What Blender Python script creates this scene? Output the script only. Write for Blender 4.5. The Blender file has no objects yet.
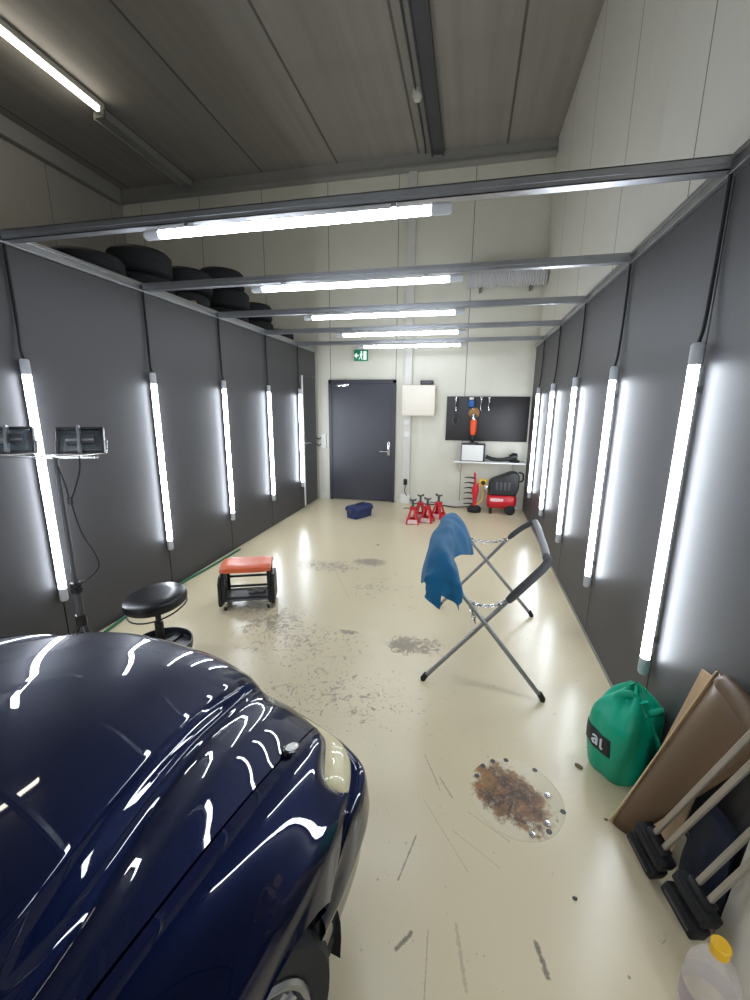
import bpy, bmesh, math, random
import numpy as np
from mathutils import Vector, Matrix, Euler
random.seed(7)
PI = math.pi
S = bpy.context.scene
COL = S.collection

# ------------------------------------------------------------------ camera model
F = 416.0
CAMH = 1.6
v1 = np.array([470-375, 407-500, F]); v2 = np.array([-15, 1850, F])
Yw = v1/np.linalg.norm(v1)
dn = v2-np.dot(v2, Yw)*Yw; dn /= np.linalg.norm(dn)
Zw = -dn; Xw = np.cross(Yw, Zw)
ROT = np.array([Xw, Yw, Zw])
def at(px, py, z=0.0):
    d = ROT @ np.array([px-375, py-500, F]); return Vector((0, 0, CAMH)) + Vector(d)*float((z-CAMH)/d[2])
def aty(px, py, y):
    d = ROT @ np.array([px-375, py-500, F]); return Vector((0, 0, CAMH)) + Vector(d)*float(y/d[1])
cam = bpy.data.objects.new('camera', bpy.data.cameras.new('camera'))
COL.objects.link(cam)
cam.data.sensor_fit = 'VERTICAL'; cam.data.sensor_height = 24.0
cam.data.lens = 24.0*F/1000.0
cam.data.clip_start = 0.02
M3 = Matrix([[float(ROT[i][0]), float(-ROT[i][1]), float(-ROT[i][2])] for i in range(3)])
cam.matrix_world = Matrix.Translation((0, 0, CAMH)) @ M3.to_4x4()
S.camera = cam

# ------------------------------------------------------------------ materials
MATS = {}
def srgb(r, g, b):
    f = lambda c: (c/255/12.92) if c/255 <= 0.04045 else ((c/255+0.055)/1.055)**2.4
    return (f(r), f(g), f(b), 1)
def mat(name, col, rough=.5, metal=0.0, spec=.5, emit=None, estr=0, trans=0, coat=0, noise=0, nscale=20, bump=0, bscale=200, ior=1.45, sheen=0, alpha=1, grain=(1, 1, 1)):
    m = bpy.data.materials.new(name); m.use_nodes = True
    nt = m.node_tree; b = nt.nodes['Principled BSDF']
    b.inputs['Base Color'].default_value = col; b.inputs['Roughness'].default_value = rough
    b.inputs['Metallic'].default_value = metal; b.inputs['Specular IOR Level'].default_value = spec
    b.inputs['Transmission Weight'].default_value = trans; b.inputs['Coat Weight'].default_value = coat
    b.inputs['Coat Roughness'].default_value = .02; b.inputs['IOR'].default_value = ior
    b.inputs['Sheen Weight'].default_value = sheen; b.inputs['Alpha'].default_value = alpha
    if emit:
        b.inputs['Emission Color'].default_value = emit; b.inputs['Emission Strength'].default_value = estr
    tc = nt.nodes.new('ShaderNodeTexCoord')
    mp = nt.nodes.new('ShaderNodeMapping'); mp.inputs['Scale'].default_value = grain
    nt.links.new(tc.outputs['Object'], mp.inputs['Vector'])
    if noise:
        n = nt.nodes.new('ShaderNodeTexNoise'); n.inputs['Scale'].default_value = nscale; n.inputs['Detail'].default_value = 5
        nt.links.new(mp.outputs['Vector'], n.inputs['Vector'])
        mx = nt.nodes.new('ShaderNodeMix'); mx.data_type = 'RGBA'
        mx.inputs['A'].default_value = tuple(c*(1-noise) for c in col[:3])+(1,)
        mx.inputs['B'].default_value = tuple(min(1, c*(1+noise)) for c in col[:3])+(1,)
        nt.links.new(n.outputs['Fac'], mx.inputs['Factor']); nt.links.new(mx.outputs['Result'], b.inputs['Base Color'])
    if bump:
        n2 = nt.nodes.new('ShaderNodeTexNoise'); n2.inputs['Scale'].default_value = bscale; n2.inputs['Detail'].default_value = 4
        nt.links.new(mp.outputs['Vector'], n2.inputs['Vector'])
        bp = nt.nodes.new('ShaderNodeBump'); bp.inputs['Strength'].default_value = bump; bp.inputs['Distance'].default_value = .004
        nt.links.new(n2.outputs['Fac'], bp.inputs['Height']); nt.links.new(bp.outputs['Normal'], b.inputs['Normal'])
    MATS[name] = m
    return m

class G:
    """tiny node helper"""
    def __init__(s, m): s.nt = m.node_tree; s.L = s.nt.links
    def val(s, x, sock):
        if isinstance(x, bpy.types.NodeSocket): s.L.new(x, sock)
        else: sock.default_value = x
    def math(s, op, a, b=None, clamp=False):
        n = s.nt.nodes.new('ShaderNodeMath'); n.operation = op; n.use_clamp = clamp
        s.val(a, n.inputs[0])
        if b is not None: s.val(b, n.inputs[1])
        return n.outputs[0]
    def mix(s, f, a, b):
        n = s.nt.nodes.new('ShaderNodeMix'); n.data_type = 'RGBA'
        s.val(f, n.inputs['Factor']); s.val(a, n.inputs['A']); s.val(b, n.inputs['B']); return n.outputs['Result']
    def noise(s, vec, scale, detail=4, rough=.5, dist=0):
        n = s.nt.nodes.new('ShaderNodeTexNoise'); n.inputs['Scale'].default_value = scale; n.inputs['Detail'].default_value = detail
        n.inputs['Roughness'].default_value = rough; n.inputs['Distortion'].default_value = dist; s.L.new(vec, n.inputs['Vector']); return n.outputs['Fac']
    def step(s, x, lo, hi):
        n = s.nt.nodes.new('ShaderNodeMapRange'); n.clamp = True; n.interpolation_type = 'SMOOTHSTEP'
        s.val(x, n.inputs['Value']); n.inputs['From Min'].default_value = lo; n.inputs['From Max'].default_value = hi
        return n.outputs['Result']

# floor: worn cream paint, grey where it has chipped off
def floor_mat():
    m = bpy.data.materials.new('floor_paint'); m.use_nodes = True
    g = G(m); nt = m.node_tree; b = nt.nodes['Principled BSDF']
    tc = nt.nodes.new('ShaderNodeTexCoord'); P = tc.outputs['Object']
    sp = nt.nodes.new('ShaderNodeSeparateXYZ'); g.L.new(P, sp.inputs[0]); X, Y = sp.outputs[0], sp.outputs[1]
    base = g.mix(g.noise(P, 1.3, 5), srgb(211, 197, 164), srgb(215, 201, 169))
    base = g.mix(g.math('MULTIPLY', g.noise(P, 4, 8, .7), .10), base, srgb(182, 170, 140))
    n1 = g.noise(P, 15, 9, .74, 1.6); n2 = g.noise(P, 60, 6, .7, 1.0)
    mask = None
    # px, py, radius x (m), radius y (m), density
    for (px, py, rx, ry, d) in [(370, 562, .26, .16, .95), (330, 566, .6, .24, .62), (405, 645, .17, .15, 1.0), (418, 646, .28, .19, .68), (372, 588, .35, .16, .5),
                                (300, 640, .7, .4, .5), (275, 622, .4, .35, .62), (348, 632, .10, .05, .95), (330, 690, .9, .45, .42), (258, 606, .3, .25, .6), (400, 580, 1.1, 1.0, .32)]:
        c = at(px, py)
        dx = g.math('DIVIDE', g.math('SUBTRACT', X, c.x), rx); dy = g.math('DIVIDE', g.math('SUBTRACT', Y, c.y), ry)
        r2 = g.math('ADD', g.math('MULTIPLY', dx, dx), g.math('MULTIPLY', dy, dy))
        f = g.math('MULTIPLY', g.math('SUBTRACT', 1.0, r2, True), d)
        mask = f if mask is None else g.math('MAXIMUM', mask, f)
    mask = g.math('MAXIMUM', mask, .10)
    chip = g.step(g.math('ADD', g.math('MULTIPLY', mask, .25), g.math('ADD', g.math('MULTIPLY', n1, .7), g.math('MULTIPLY', n2, .3))), .625, .665)
    col = g.mix(g.math('MULTIPLY', chip, .72), base, srgb(124, 114, 102))
    # tyre scuffs and scratches
    nsc = g.noise(P, 70, 5, .7)
    for (x0, y0, x1, y1, w, a) in [(398, 880, 416, 836, .005, .7), (396, 949, 411, 933, .011, .75), (536, 943, 548, 978, .013, .75), (424, 800, 468, 872, .0022, .4), (428, 930, 424, 1000, .004, .35), (456, 925, 466, 990, .010, .3), (468, 812, 510, 842, .003, .4), (425, 755, 440, 790, .005, .4),
                                   (440, 778, 452, 797, .007, .4), (452, 830, 500, 868, .003, .3), (330, 560, 350, 600, .006, .2), (470, 640, 540, 560, .003, .25), (585, 660, 530, 640, .003, .2)]:
        p, q = at(x0, y0), at(x1, y1); d = q-p; L = d.length; d /= L
        ex = g.math('SUBTRACT', X, p.x); ey = g.math('SUBTRACT', Y, p.y)
        t = g.math('ADD', g.math('MULTIPLY', ex, d.x), g.math('MULTIPLY', ey, d.y))
        tcl = g.math('MINIMUM', g.math('MAXIMUM', t, 0.0), L)
        ax = g.math('SUBTRACT', ex, g.math('MULTIPLY', tcl, d.x)); ay = g.math('SUBTRACT', ey, g.math('MULTIPLY', tcl, d.y))
        dist = g.math('SQRT', g.math('ADD', g.math('MULTIPLY', ax, ax), g.math('MULTIPLY', ay, ay)))
        f = g.math('MULTIPLY', g.math('SUBTRACT', 1.0, g.step(g.math('ADD', dist, g.math('MULTIPLY', g.math('SUBTRACT', nsc, .5), w*2.2)), w*.2, w*.8)), a)
        col = g.mix(f, col, srgb(90, 86, 80))
    # fine dark specks
    sp2 = g.step(g.noise(P, 38, 2, .4), .755, .79)
    col = g.mix(g.math('MULTIPLY', sp2, .7), col, srgb(95, 90, 80))
    g.L.new(col, b.inputs['Base Color'])
    g.L.new(g.math('ADD', g.math('MULTIPLY', chip, .3), g.math('ADD', .22, g.math('MULTIPLY', g.noise(P, 2, 3), .06))), b.inputs['Roughness'])
    b.inputs['Specular IOR Level'].default_value = .45
    bp = nt.nodes.new('ShaderNodeBump'); bp.inputs['Strength'].default_value = .12; bp.inputs['Distance'].default_value = .004
    g.L.new(g.math('SUBTRACT', g.noise(P, 3, 2), g.math('MULTIPLY', chip, .5)), bp.inputs['Height']); g.L.new(bp.outputs['Normal'], b.inputs['Normal'])
    MATS['floor_paint'] = m
floor_mat()

def ribbed_mat(name, axis, c0, c1, seam, pitch, rough=.5, offs=0.0, streak=0, ribs=.35, seamw=.008):
    """sheet panels: fine ribs plus a dark joint every `seam` metres along an axis"""
    m = bpy.data.materials.new(name); m.use_nodes = True
    g = G(m); nt = m.node_tree; b = nt.nodes['Principled BSDF']
    tc = nt.nodes.new('ShaderNodeTexCoord'); P = tc.outputs['Object']
    sp = nt.nodes.new('ShaderNodeSeparateXYZ'); g.L.new(P, sp.inputs[0]); A = sp.outputs[axis]
    A = g.math('ADD', A, offs+100*seam)
    mp = nt.nodes.new('ShaderNodeMapping'); g.L.new(P, mp.inputs['Vector'])
    sc = [4, 4, 4]
    if streak: sc = [9, 9, 9]; sc[streak-1] = .35
    mp.inputs['Scale'].default_value = sc
    n = g.noise(mp.outputs['Vector'], 1, 6, .6)
    col = g.mix(n, c0, c1)
    fr = g.math('FRACT', g.math('DIVIDE', A, seam))
    dj = g.math('MULTIPLY', g.math('MINIMUM', fr, g.math('SUBTRACT', 1.0, fr)), seam)
    j = g.math('SUBTRACT', 1.0, g.step(dj, seamw*.4, seamw))
    col = g.mix(g.math('MULTIPLY', j, .75), col, srgb(60, 58, 56))
    g.L.new(col, b.inputs['Base Color']); b.inputs['Roughness'].default_value = rough
    rib = g.math('SINE', g.math('MULTIPLY', A, 2*PI/pitch))
    h = g.math('SUBTRACT', g.math('MULTIPLY', rib, .4), g.math('MULTIPLY', j, 2.0))
    bp = nt.nodes.new('ShaderNodeBump'); bp.inputs['Strength'].default_value = ribs; bp.inputs['Distance'].default_value = .003
    g.L.new(h, bp.inputs['Height']); g.L.new(bp.outputs['Normal'], b.inputs['Normal'])
    MATS[name] = m
ribbed_mat('back_panel', 0, srgb(200, 197, 182), srgb(210, 207, 192), 1.1, .055, .45, offs=.09)
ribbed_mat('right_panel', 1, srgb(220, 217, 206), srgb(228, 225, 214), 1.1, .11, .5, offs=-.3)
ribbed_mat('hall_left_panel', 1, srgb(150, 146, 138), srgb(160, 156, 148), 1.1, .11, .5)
ribbed_mat('ceiling_slab', 0, srgb(124, 119, 112), srgb(158, 152, 143), 1.2, .3, .75, offs=-.3, streak=2, ribs=.2, seamw=.02)

mat('booth_panel', srgb(69, 68, 70), .5, noise=.08, nscale=3, bump=.06, bscale=60)
mat('booth_back', srgb(50, 50, 50), .7)
mat('galv', srgb(170, 172, 176), .32, metal=.9, noise=.2, nscale=12)
mat('galv_dark', srgb(110, 112, 116), .4, metal=.8, noise=.2, nscale=12)
mat('steel', srgb(190, 190, 190), .25, metal=1, noise=.1)
mat('chrome', srgb(215, 215, 215), .12, metal=1)
mat('tube_steel', srgb(140, 140, 140), .35, metal=.7, noise=.15, nscale=30)
mat('tube_glow', (.9, .9, .9, 1), .4, emit=(.84, .91, 1, 1), estr=32)
mat('lamp_glow', (.9, .9, .9, 1), .4, emit=(1, .95, .85, 1), estr=16)
mat('white_plastic', srgb(218, 218, 214), .4)
mat('cap_plastic', srgb(205, 208, 214), .35, trans=.2)
mat('white_paint', srgb(216, 212, 200), .5, noise=.04)
mat('cream_box', srgb(222, 214, 200), .5, noise=.03)
mat('black_rubber', srgb(24, 24, 25), .65, bump=.2, bscale=120)
mat('tyre_rubber', srgb(22, 23, 26), .7, noise=.2, bump=.2, bscale=90)
mat('black_plastic', srgb(28, 28, 30), .4)
mat('black_gloss', srgb(18, 18, 20), .18)
mat('dark_door', srgb(50, 50, 58), .38, noise=.05)
mat('trim_grey', srgb(140, 138, 132), .55)
mat('green_hose', srgb(32, 104, 72), .5)
mat('exit_green', srgb(20, 110, 80), .4, emit=srgb(20, 120, 85), estr=.25)
mat('exit_white', srgb(225, 240, 230), .4, emit=srgb(215, 240, 225), estr=.5)
mat('board_black', srgb(42, 39, 40), .45, noise=.06, nscale=8)
mat('orange_plastic', srgb(225, 84, 40), .4)
mat('orange_seat', srgb(205, 96, 58), .42, noise=.12, nscale=25, bump=.1, bscale=80)
mat('blue_plastic', srgb(38, 48, 92), .45)
mat('sky_plastic', srgb(40, 90, 150), .45)
mat('red_paint', srgb(196, 38, 48), .38, noise=.08)
mat('red_label', srgb(226, 190, 192), .5)
mat('yellow_plastic', srgb(226, 176, 36), .45)
mat('tan_velcro', srgb(150, 110, 70), .8)
mat('vinyl_black', srgb(22, 22, 24), .32, bump=.15, bscale=40)
mat('foam', srgb(62, 62, 64), .75, bump=.3, bscale=150)
mat('foam_grey', srgb(124, 124, 126), .6, bump=.2, bscale=150)
mat('towel_blue', srgb(8, 88, 128), .95, noise=.25, nscale=14, bump=.8, bscale=260, sheen=.15)
mat('bag_green', srgb(8, 160, 126), .38, noise=.12, nscale=6, bump=.25, bscale=30)
mat('bag_label', srgb(30, 34, 40), .5)
mat('letter_white', srgb(215, 220, 225), .5)
mat('brown_sheet', srgb(98, 76, 54), .5, noise=.15, nscale=5, bump=.1, bscale=18)
mat('cardboard', srgb(190, 160, 126), .75, noise=.08, nscale=12)
mat('card_edge', srgb(214, 190, 150), .75)
mat('pole_alu', srgb(168, 160, 148), .4, metal=.6, noise=.1)
mat('pale_board', srgb(212, 205, 192), .7, noise=.05, nscale=10)
mat('blue_sack', srgb(30, 35, 56), .6, noise=.2, bump=.3, bscale=25)
mat('clear_film', srgb(205, 205, 205), .3, alpha=.4)
mat('bottle_clear', srgb(222, 214, 208), .12, alpha=.34)
mat('bottle_label', srgb(170, 158, 172), .5, alpha=.6)
mat('duct_foil', srgb(205, 205, 206), .45, metal=.3)
mat('rust_debris', srgb(110, 98, 70), .8, noise=.3)
mat('grey_dark', srgb(70, 70, 72), .5)
mat('lens_old', srgb(216, 206, 164), .3, noise=.08, nscale=14, coat=.5)
mat('lens_clear', srgb(232, 232, 228), .1, coat=.6)
mat('rim_silver', srgb(168, 168, 170), .28, metal=.85)
mat('glass_dark', srgb(20, 24, 26), .06, trans=.5)
mat('under_black', srgb(8, 8, 9), .7)
mat('smoke_white', srgb(205, 205, 190), .5)
mat('trunk_white', srgb(206, 204, 196), .5)
mat('work_glass', srgb(120, 130, 135), .12, trans=.7, ior=1.2)
def car_paint():
    m = mat('navy_paint', (.003, .012, .08, 1), .42, metal=.75, coat=1.0)
    b = m.node_tree.nodes['Principled BSDF']; b.inputs['Coat Roughness'].default_value = .015; b.inputs['Coat IOR'].default_value = 1.46; b.inputs['Specular IOR Level'].default_value = .0
    g = G(m); tc = m.node_tree.nodes.new('ShaderNodeTexCoord')
    n = g.noise(tc.outputs['Object'], 900, 2)
    g.L.new(g.mix(n, (.0007, .0030, .019, 1), (.0015, .0062, .038, 1)), b.inputs['Base Color'])
car_paint()
def rust_mat():
    m = bpy.data.materials.new('rusty_plate'); m.use_nodes = True
    g = G(m); nt = m.node_tree; b = nt.nodes['Principled BSDF']
    tc = nt.nodes.new('ShaderNodeTexCoord'); P = tc.outputs['Object']
    sp = nt.nodes.new('ShaderNodeSeparateXYZ'); g.L.new(P, sp.inputs[0]); X, Y = sp.outputs[0], sp.outputs[1]
    # stain lies along a diagonal
    a = g.math('ADD', g.math('MULTIPLY', g.math('ADD', X, .025), .75), g.math('MULTIPLY', g.math('SUBTRACT', Y, .0), -.66))
    c = g.math('ADD', g.math('MULTIPLY', g.math('ADD', X, .025), .66), g.math('MULTIPLY', g.math('SUBTRACT', Y, .0), .75))
    r2 = g.math('ADD', g.math('POWER', g.math('ABSOLUTE', g.math('DIVIDE', a, .19)), 2.0), g.math('POWER', g.math('ABSOLUTE', g.math('DIVIDE', c, .14)), 2.0))
    f = g.math('SUBTRACT', 1.0, r2)
    n = g.noise(P, 16, 8, .7)
    k = g.step(g.math('ADD', f, g.math('MULTIPLY', g.math('SUBTRACT', n, .5), 3.2)), -.1, .55)
    rust = g.mix(g.step(g.math('SUBTRACT', g.noise(P, 13, 8, .75, .6), g.math('MULTIPLY', f, .16)), .24, .60), srgb(66, 47, 37), srgb(156, 112, 66))
    base = g.mix(g.noise(P, 4, 4), srgb(201, 189, 158), srgb(213, 202, 172))
    g.L.new(g.mix(g.math('MULTIPLY', k, g.step(g.noise(P, 40, 8, .8), .15, .5)), base, rust), b.inputs['Base Color']); b.inputs['Roughness'].default_value = .5
    MATS['rusty_plate'] = m
rust_mat()

# ------------------------------------------------------------------ mesh building
class MB:
    def __init__(s): s.bm = bmesh.new()
    def _x(s, vs, T):
        if T is not None: bmesh.ops.transform(s.bm, matrix=T, verts=vs)
    def box(s, x0, x1, y0, y1, z0, z1, bev=0, T=None, seg=2):
        r = bmesh.ops.create_cube(s.bm, size=1); vs = r['verts']
        for v in vs: v.co = Vector(((x0+x1)/2+v.co.x*(x1-x0), (y0+y1)/2+v.co.y*(y1-y0), (z0+z1)/2+v.co.z*(z1-z0)))
        if bev:
            es = list({e for v in vs for e in v.link_edges})
            q = bmesh.ops.bevel(s.bm, geom=es, offset=bev, segments=seg, affect='EDGES', profile=.5)
            vs = list({v for f in q['faces'] for v in f.verts} | {v for v in vs if v.is_valid})
        s._x(vs, T); return s
    def cyl(s, p, q, r0, r1=None, n=20, caps=True):
        p, q = Vector(p), Vector(q); r1 = r0 if r1 is None else r1
        return s.rings([(p, r0), (q, r1)], n, caps)
    def rings(s, pts, n=16, caps=True, up=None):
        """swept tube through (point, radius)"""
        P = [Vector(p) for p, _ in pts]; R = [r for _, r in pts]; loops = []
        N = None
        for i in range(len(P)):
            t = (P[min(i+1, len(P)-1)]-P[max(i-1, 0)])
            if t.length < 1e-9: t = Vector((0, 0, 1))
            t.normalize()
            if N is None:
                N = t.orthogonal().normalized()
            else:
                N = (N-t*N.dot(t)); N = N.normalized() if N.length > 1e-6 else t.orthogonal().normalized()
            B = t.cross(N)
            loops.append([s.bm.verts.new(P[i]+(N*math.cos(2*PI*k/n)+B*math.sin(2*PI*k/n))*R[i]) for k in range(n)])
        for a, b in zip(loops, loops[1:]):
            for k in range(n): s.bm.faces.new((a[k], a[(k+1) % n], b[(k+1) % n], b[k]))
        if caps:
            s.bm.faces.new(loops[0][::-1]); s.bm.faces.new(loops[-1])
        return s
    def tube(s, pts, r, n=10, smooth=0, caps=True):
        P = [Vector(p) for p in pts]
        if smooth: P = cr(P, smooth)
        return s.rings([(p, r) for p in P], n, caps)
    def lathe(s, prof, n=32, T=None, axis='z', caps=True, closed=False):
        loops = []
        allv = []
        for r, z in prof:
            lp = []
            for k in range(n):
                a = 2*PI*k/n; c = Vector((r*math.cos(a), r*math.sin(a), z))
                if axis == 'x': c = Vector((c.z, c.x, c.y))
                if axis == 'y': c = Vector((c.y, c.z, c.x))
                lp.append(s.bm.verts.new(c))
            loops.append(lp); allv += lp
        prs = list(zip(loops, loops[1:]))
        if closed: prs.append((loops[-1], loops[0]))
        for a, b in prs:
            for k in range(n): s.bm.faces.new((a[k], a[(k+1) % n], b[(k+1) % n], b[k]))
        if caps and not closed:
            if prof[0][0] > 1e-6: s.bm.faces.new(loops[0][::-1])
            if prof[-1][0] > 1e-6: s.bm.faces.new(loops[-1])
        s._x(allv, T); return s
    def grid(s, rows, closed_u=False, thick=0):
        vs = [[s.bm.verts.new(Vector(p)) for p in r] for r in rows]
        for a, b in zip(vs, vs[1:]):
            n = len(a)
            for k in range(n if closed_u else n-1): s.bm.faces.new((a[k], a[(k+1) % n], b[(k+1) % n], b[k]))
        return s
    def prism(s, poly, d0, d1, plane='xy', T=None):
        """polygon extruded from d0 to d1 along the axis missing from plane"""
        f = {'xy': lambda a, b, d: (a, b, d), 'xz': lambda a, b, d: (a, d, b), 'yz': lambda a, b, d: (d, a, b)}[plane]
        A = [s.bm.verts.new(f(a, b, d0)) for a, b in poly]; B = [s.bm.verts.new(f(a, b, d1)) for a, b in poly]
        s.bm.faces.new(A); s.bm.faces.new(B[::-1]); n = len(A)
        for k in range(n): s.bm.faces.new((A[k], B[k], B[(k+1) % n], A[(k+1) % n]))
        s._x(A+B, T); return s
    def build(s, name, m, parent=None, smooth=True, angle=35, bevel=0, solid=0, subsurf=0, kind=None, offset=-1):
        bm = s.bm
        bmesh.ops.remove_doubles(bm, verts=bm.verts, dist=1e-5)
        bmesh.ops.recalc_face_normals(bm, faces=bm.faces)
        me = bpy.data.meshes.new(name); bm.to_mesh(me); bm.free()
        o = bpy.data.objects.new(name, me); COL.objects.link(o)
        me.materials.append(MATS[m])
        if smooth:
            me.polygons.foreach_set('use_smooth', [True]*len(me.polygons))
            try: me.set_sharp_from_angle(angle=math.radians(angle))
            except Exception: pass
        if solid:
            md = o.modifiers.new('solid', 'SOLIDIFY'); md.thickness = solid; md.offset = offset
        if bevel:
            md = o.modifiers.new('bevel', 'BEVEL'); md.width = bevel; md.segments = 2; md.limit_method = 'ANGLE'
        if subsurf:
            md = o.modifiers.new('sub', 'SUBSURF'); md.levels = subsurf; md.render_levels = subsurf
        if parent: o.parent = parent
        if kind: o['kind'] = kind
        return o

def cr(P, n):
    """Catmull-Rom through points, n steps per span"""
    P = [Vector(p) for p in P]; out = []
    for i in range(len(P)-1):
        a = P[i-1] if i > 0 else P[0]*2-P[1]; b = P[i]; c = P[i+1]; d = P[i+2] if i+2 < len(P) else P[-1]*2-P[-2]
        for k in range(n):
            t = k/n
            out.append(.5*((2*b)+(c-a)*t+(2*a-5*b+4*c-d)*t*t+(3*b-a-3*c+d)*t**3))
    out.append(P[-1]); return out

def thing(name, label, cat, loc=(0, 0, 0), rz=0, group=None, rot=None):
    o = bpy.data.objects.new(name, None); COL.objects.link(o); o.empty_display_size = .1
    o.location = loc; o.rotation_euler = rot if rot else (0, 0, rz)
    return tag(o, label, cat, group)
def tag(o, label, cat, group=None):
    o['label'] = label; o['category'] = cat
    if group: o['group'] = group
    return o
def lab(o, s): o['label'] = s; return o
def dup(root, loc, rz=None, label=None, rot=None):
    r = root.copy(); COL.objects.link(r); r.location = loc
    if rz is not None: r.rotation_euler = (0, 0, rz)
    if rot is not None: r.rotation_euler = rot
    if label: r['label'] = label
    for ch in list(root.children):
        c = ch.copy(); COL.objects.link(c); c.parent = r
        for gch in list(ch.children):
            d = gch.copy(); COL.objects.link(d); d.parent = c
    return r
def Rz(a): return Matrix.Rotation(a, 4, 'Z')
def Tm(*p): return Matrix.Translation(p)
# stroke font for lettering, drawn as small bars on a plane
GL = {'a': [[(0, .7), (.3, .8), (.5, .65), (.5, 0)], [(.5, .4), (.2, .42), (0, .2), (.2, 0), (.5, .15)]], 'l': [[(.1, 1.05), (.1, .1), (.25, 0)]],
      'A': [[(0, 0), (.3, 1), (.6, 0)], [(.12, .4), (.48, .4)]], 'E': [[(.5, 0), (0, 0), (0, 1), (.5, 1)], [(0, .5), (.4, .5)]], 'I': [[(.1, 0), (.1, 1)]],
      'R': [[(0, 0), (0, 1), (.4, 1), (.5, .75), (.4, .5), (0, .5)], [(.25, .5), (.5, 0)]]}
def word(mb, text, org, ux, uy, h, w=.16, adv=.75):
    org, ux, uy = Vector(org), Vector(ux).normalized(), Vector(uy).normalized(); x = 0
    for chx in text:
        for st in GL.get(chx, []):
            for p, q in zip(st, st[1:]):
                P = org+ux*(x+p[0])*h+uy*p[1]*h; Q = org+ux*(x+q[0])*h+uy*q[1]*h
                mb.cyl(P, Q, w*h*.5, n=6)
        x += adv
    return mb

# ------------------------------------------------------------------ the room
XL, XR, YB, ZC = -2.515, .905, 6.866, 5.08
HX0, HX1, HY0 = -5.95, .95, -5.0
MB().box(HX0-.2, HX1+.2, HY0-.2, YB+.2, -.15, 0).build('floor', 'floor_paint', kind='structure', smooth=False)
MB().box(HX0-.2, HX1+.2, HY0-.2, YB+.2, ZC, ZC+.2).build('ceiling', 'ceiling_slab', kind='structure', smooth=False)
MB().box(HX0, HX1, YB, YB+.2, 0, ZC).build('wall_back', 'back_panel', kind='structure', smooth=False)
MB().box(HX1, HX1+.2, HY0-.2, YB+.2, 0, ZC).build('wall_hall_right', 'right_panel', kind='structure', smooth=False)
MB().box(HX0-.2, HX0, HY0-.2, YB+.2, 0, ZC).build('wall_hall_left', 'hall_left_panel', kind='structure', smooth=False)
MB().box(HX0, HX1, HY0-.2, HY0, 0, ZC).build('wall_front', 'right_panel', kind='structure', smooth=False)
mb = MB().box(HX0, HX1, YB-.10, YB, 4.90, ZC).box(HX0, HX1, YB-.13, YB-.10, 4.90, 4.93)
mb.build('trim_1', 'trim_grey', kind='structure', smooth=False)
MB().box(HX0, HX0+.10, HY0, YB-.13, 4.86, ZC).build('trim_2', 'trim_grey', kind='structure', smooth=False)
mb = MB()
mb.box(-1.13, .9, YB-.02, YB, .0, .09); mb.box(-2.51, -2.36, YB-.02, YB, 0, .09)
mb.build('baseboard_back', 'trunk_white', kind='structure', smooth=False)

# booth panels: one metre sheets butted together
def booth_wall(name, x0, x1, face, ys):
    mb = MB()
    for a, b in zip(ys, ys[1:]): mb.box(x0, x1, a+.003, b-.003, .004, 2.44, bev=.003, seg=1)
    o = mb.build(name, 'booth_panel', kind='structure', smooth=False)
    return o
booth_wall('wall_left', XL-.02, XL, 1, [-2, -1, 0, 1, 2, 3, 4, 5, 6, 6.14])
MB().box(XL-.02, XL, 6.14, 6.74, 2.06, 2.44).build('trim_3', 'booth_panel', kind='structure', smooth=False)
booth_wall('wall_right', XR, XR+.02, -1, [-2, -1, 0, 1, 2, 3, 4, 5, 6, 6.80])
MB().box(XR-.006, XR, .9, 6.8, 0, .02).build('baseboard_right', 'trim_grey', kind='structure', smooth=False)
# narrow dark door at the far end of the left booth wall
d2 = bpy.data.objects.new('door_2', None); COL.objects.link(d2); d2.location = (XL, 6.44, 0); d2['kind'] = 'structure'
MB().box(-.03, 0, -.29, .29, .02, 2.05, bev=.003).build('door_leaf', 'booth_panel', d2, smooth=False)
MB().box(-.03, .012, -.30, -.262, .02, 2.05, bev=.003).build('edge_strip', 'white_plastic', d2, smooth=False)
mb = MB().cyl((0, -.22, 1.02), (.05, -.22, 1.02), .012).cyl((.045, -.225, 1.02), (.045, -.10, 1.02), .011)
mb.box(0, .006, -.24, -.20, .95, 1.10, bev=.002); mb.build('door_handle', 'chrome', d2)
# black door in the back wall
dA, dB = -2.318, -1.178
d1 = bpy.data.objects.new('door_1', None); COL.objects.link(d1); d1.location = ((dA+dB)/2, YB, 0); d1['kind'] = 'structure'
w = (dB-dA)/2
MB().box(-w+.05, w-.05, -.035, .0, .012, 1.965, bev=.004).build('door_leaf', 'dark_door', d1, smooth=False)
mb = MB().box(-w, -w+.055, -.05, 0, 0, 2.02, bev=.004).box(w-.055, w, -.05, 0, 0, 2.02, bev=.004).box(-w, w, -.05, 0, 1.962, 2.02, bev=.004)
mb.build('door_frame', 'dark_door', d1, smooth=False)
mb = MB().box(w-.13, w-.085, -.043, -.035, .80, 1.03, bev=.003).cyl((w-.107, -.035, .87), (w-.107, -.085, .87), .011).cyl((w-.10, -.08, .87), (w-.25, -.08, .865), .011)
mb.cyl((w-.107, -.04, .985), (w-.107, -.055, .985), .02); lab(mb.build('door_handle', 'steel', d1), 'steel lever handle with lock')
lab(MB().box(-w+.10, -w+.36, -.075, -.035, 1.915, 1.965, bev=.006).build('door_closer', 'chrome', d1), 'silver door closer')

# loft floor over the store beside the booth
MB().box(HX0, XL-.06, 1.0, YB, 2.40, 2.49).build('trim_4', 'galv_dark', kind='structure', smooth=False)

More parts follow.
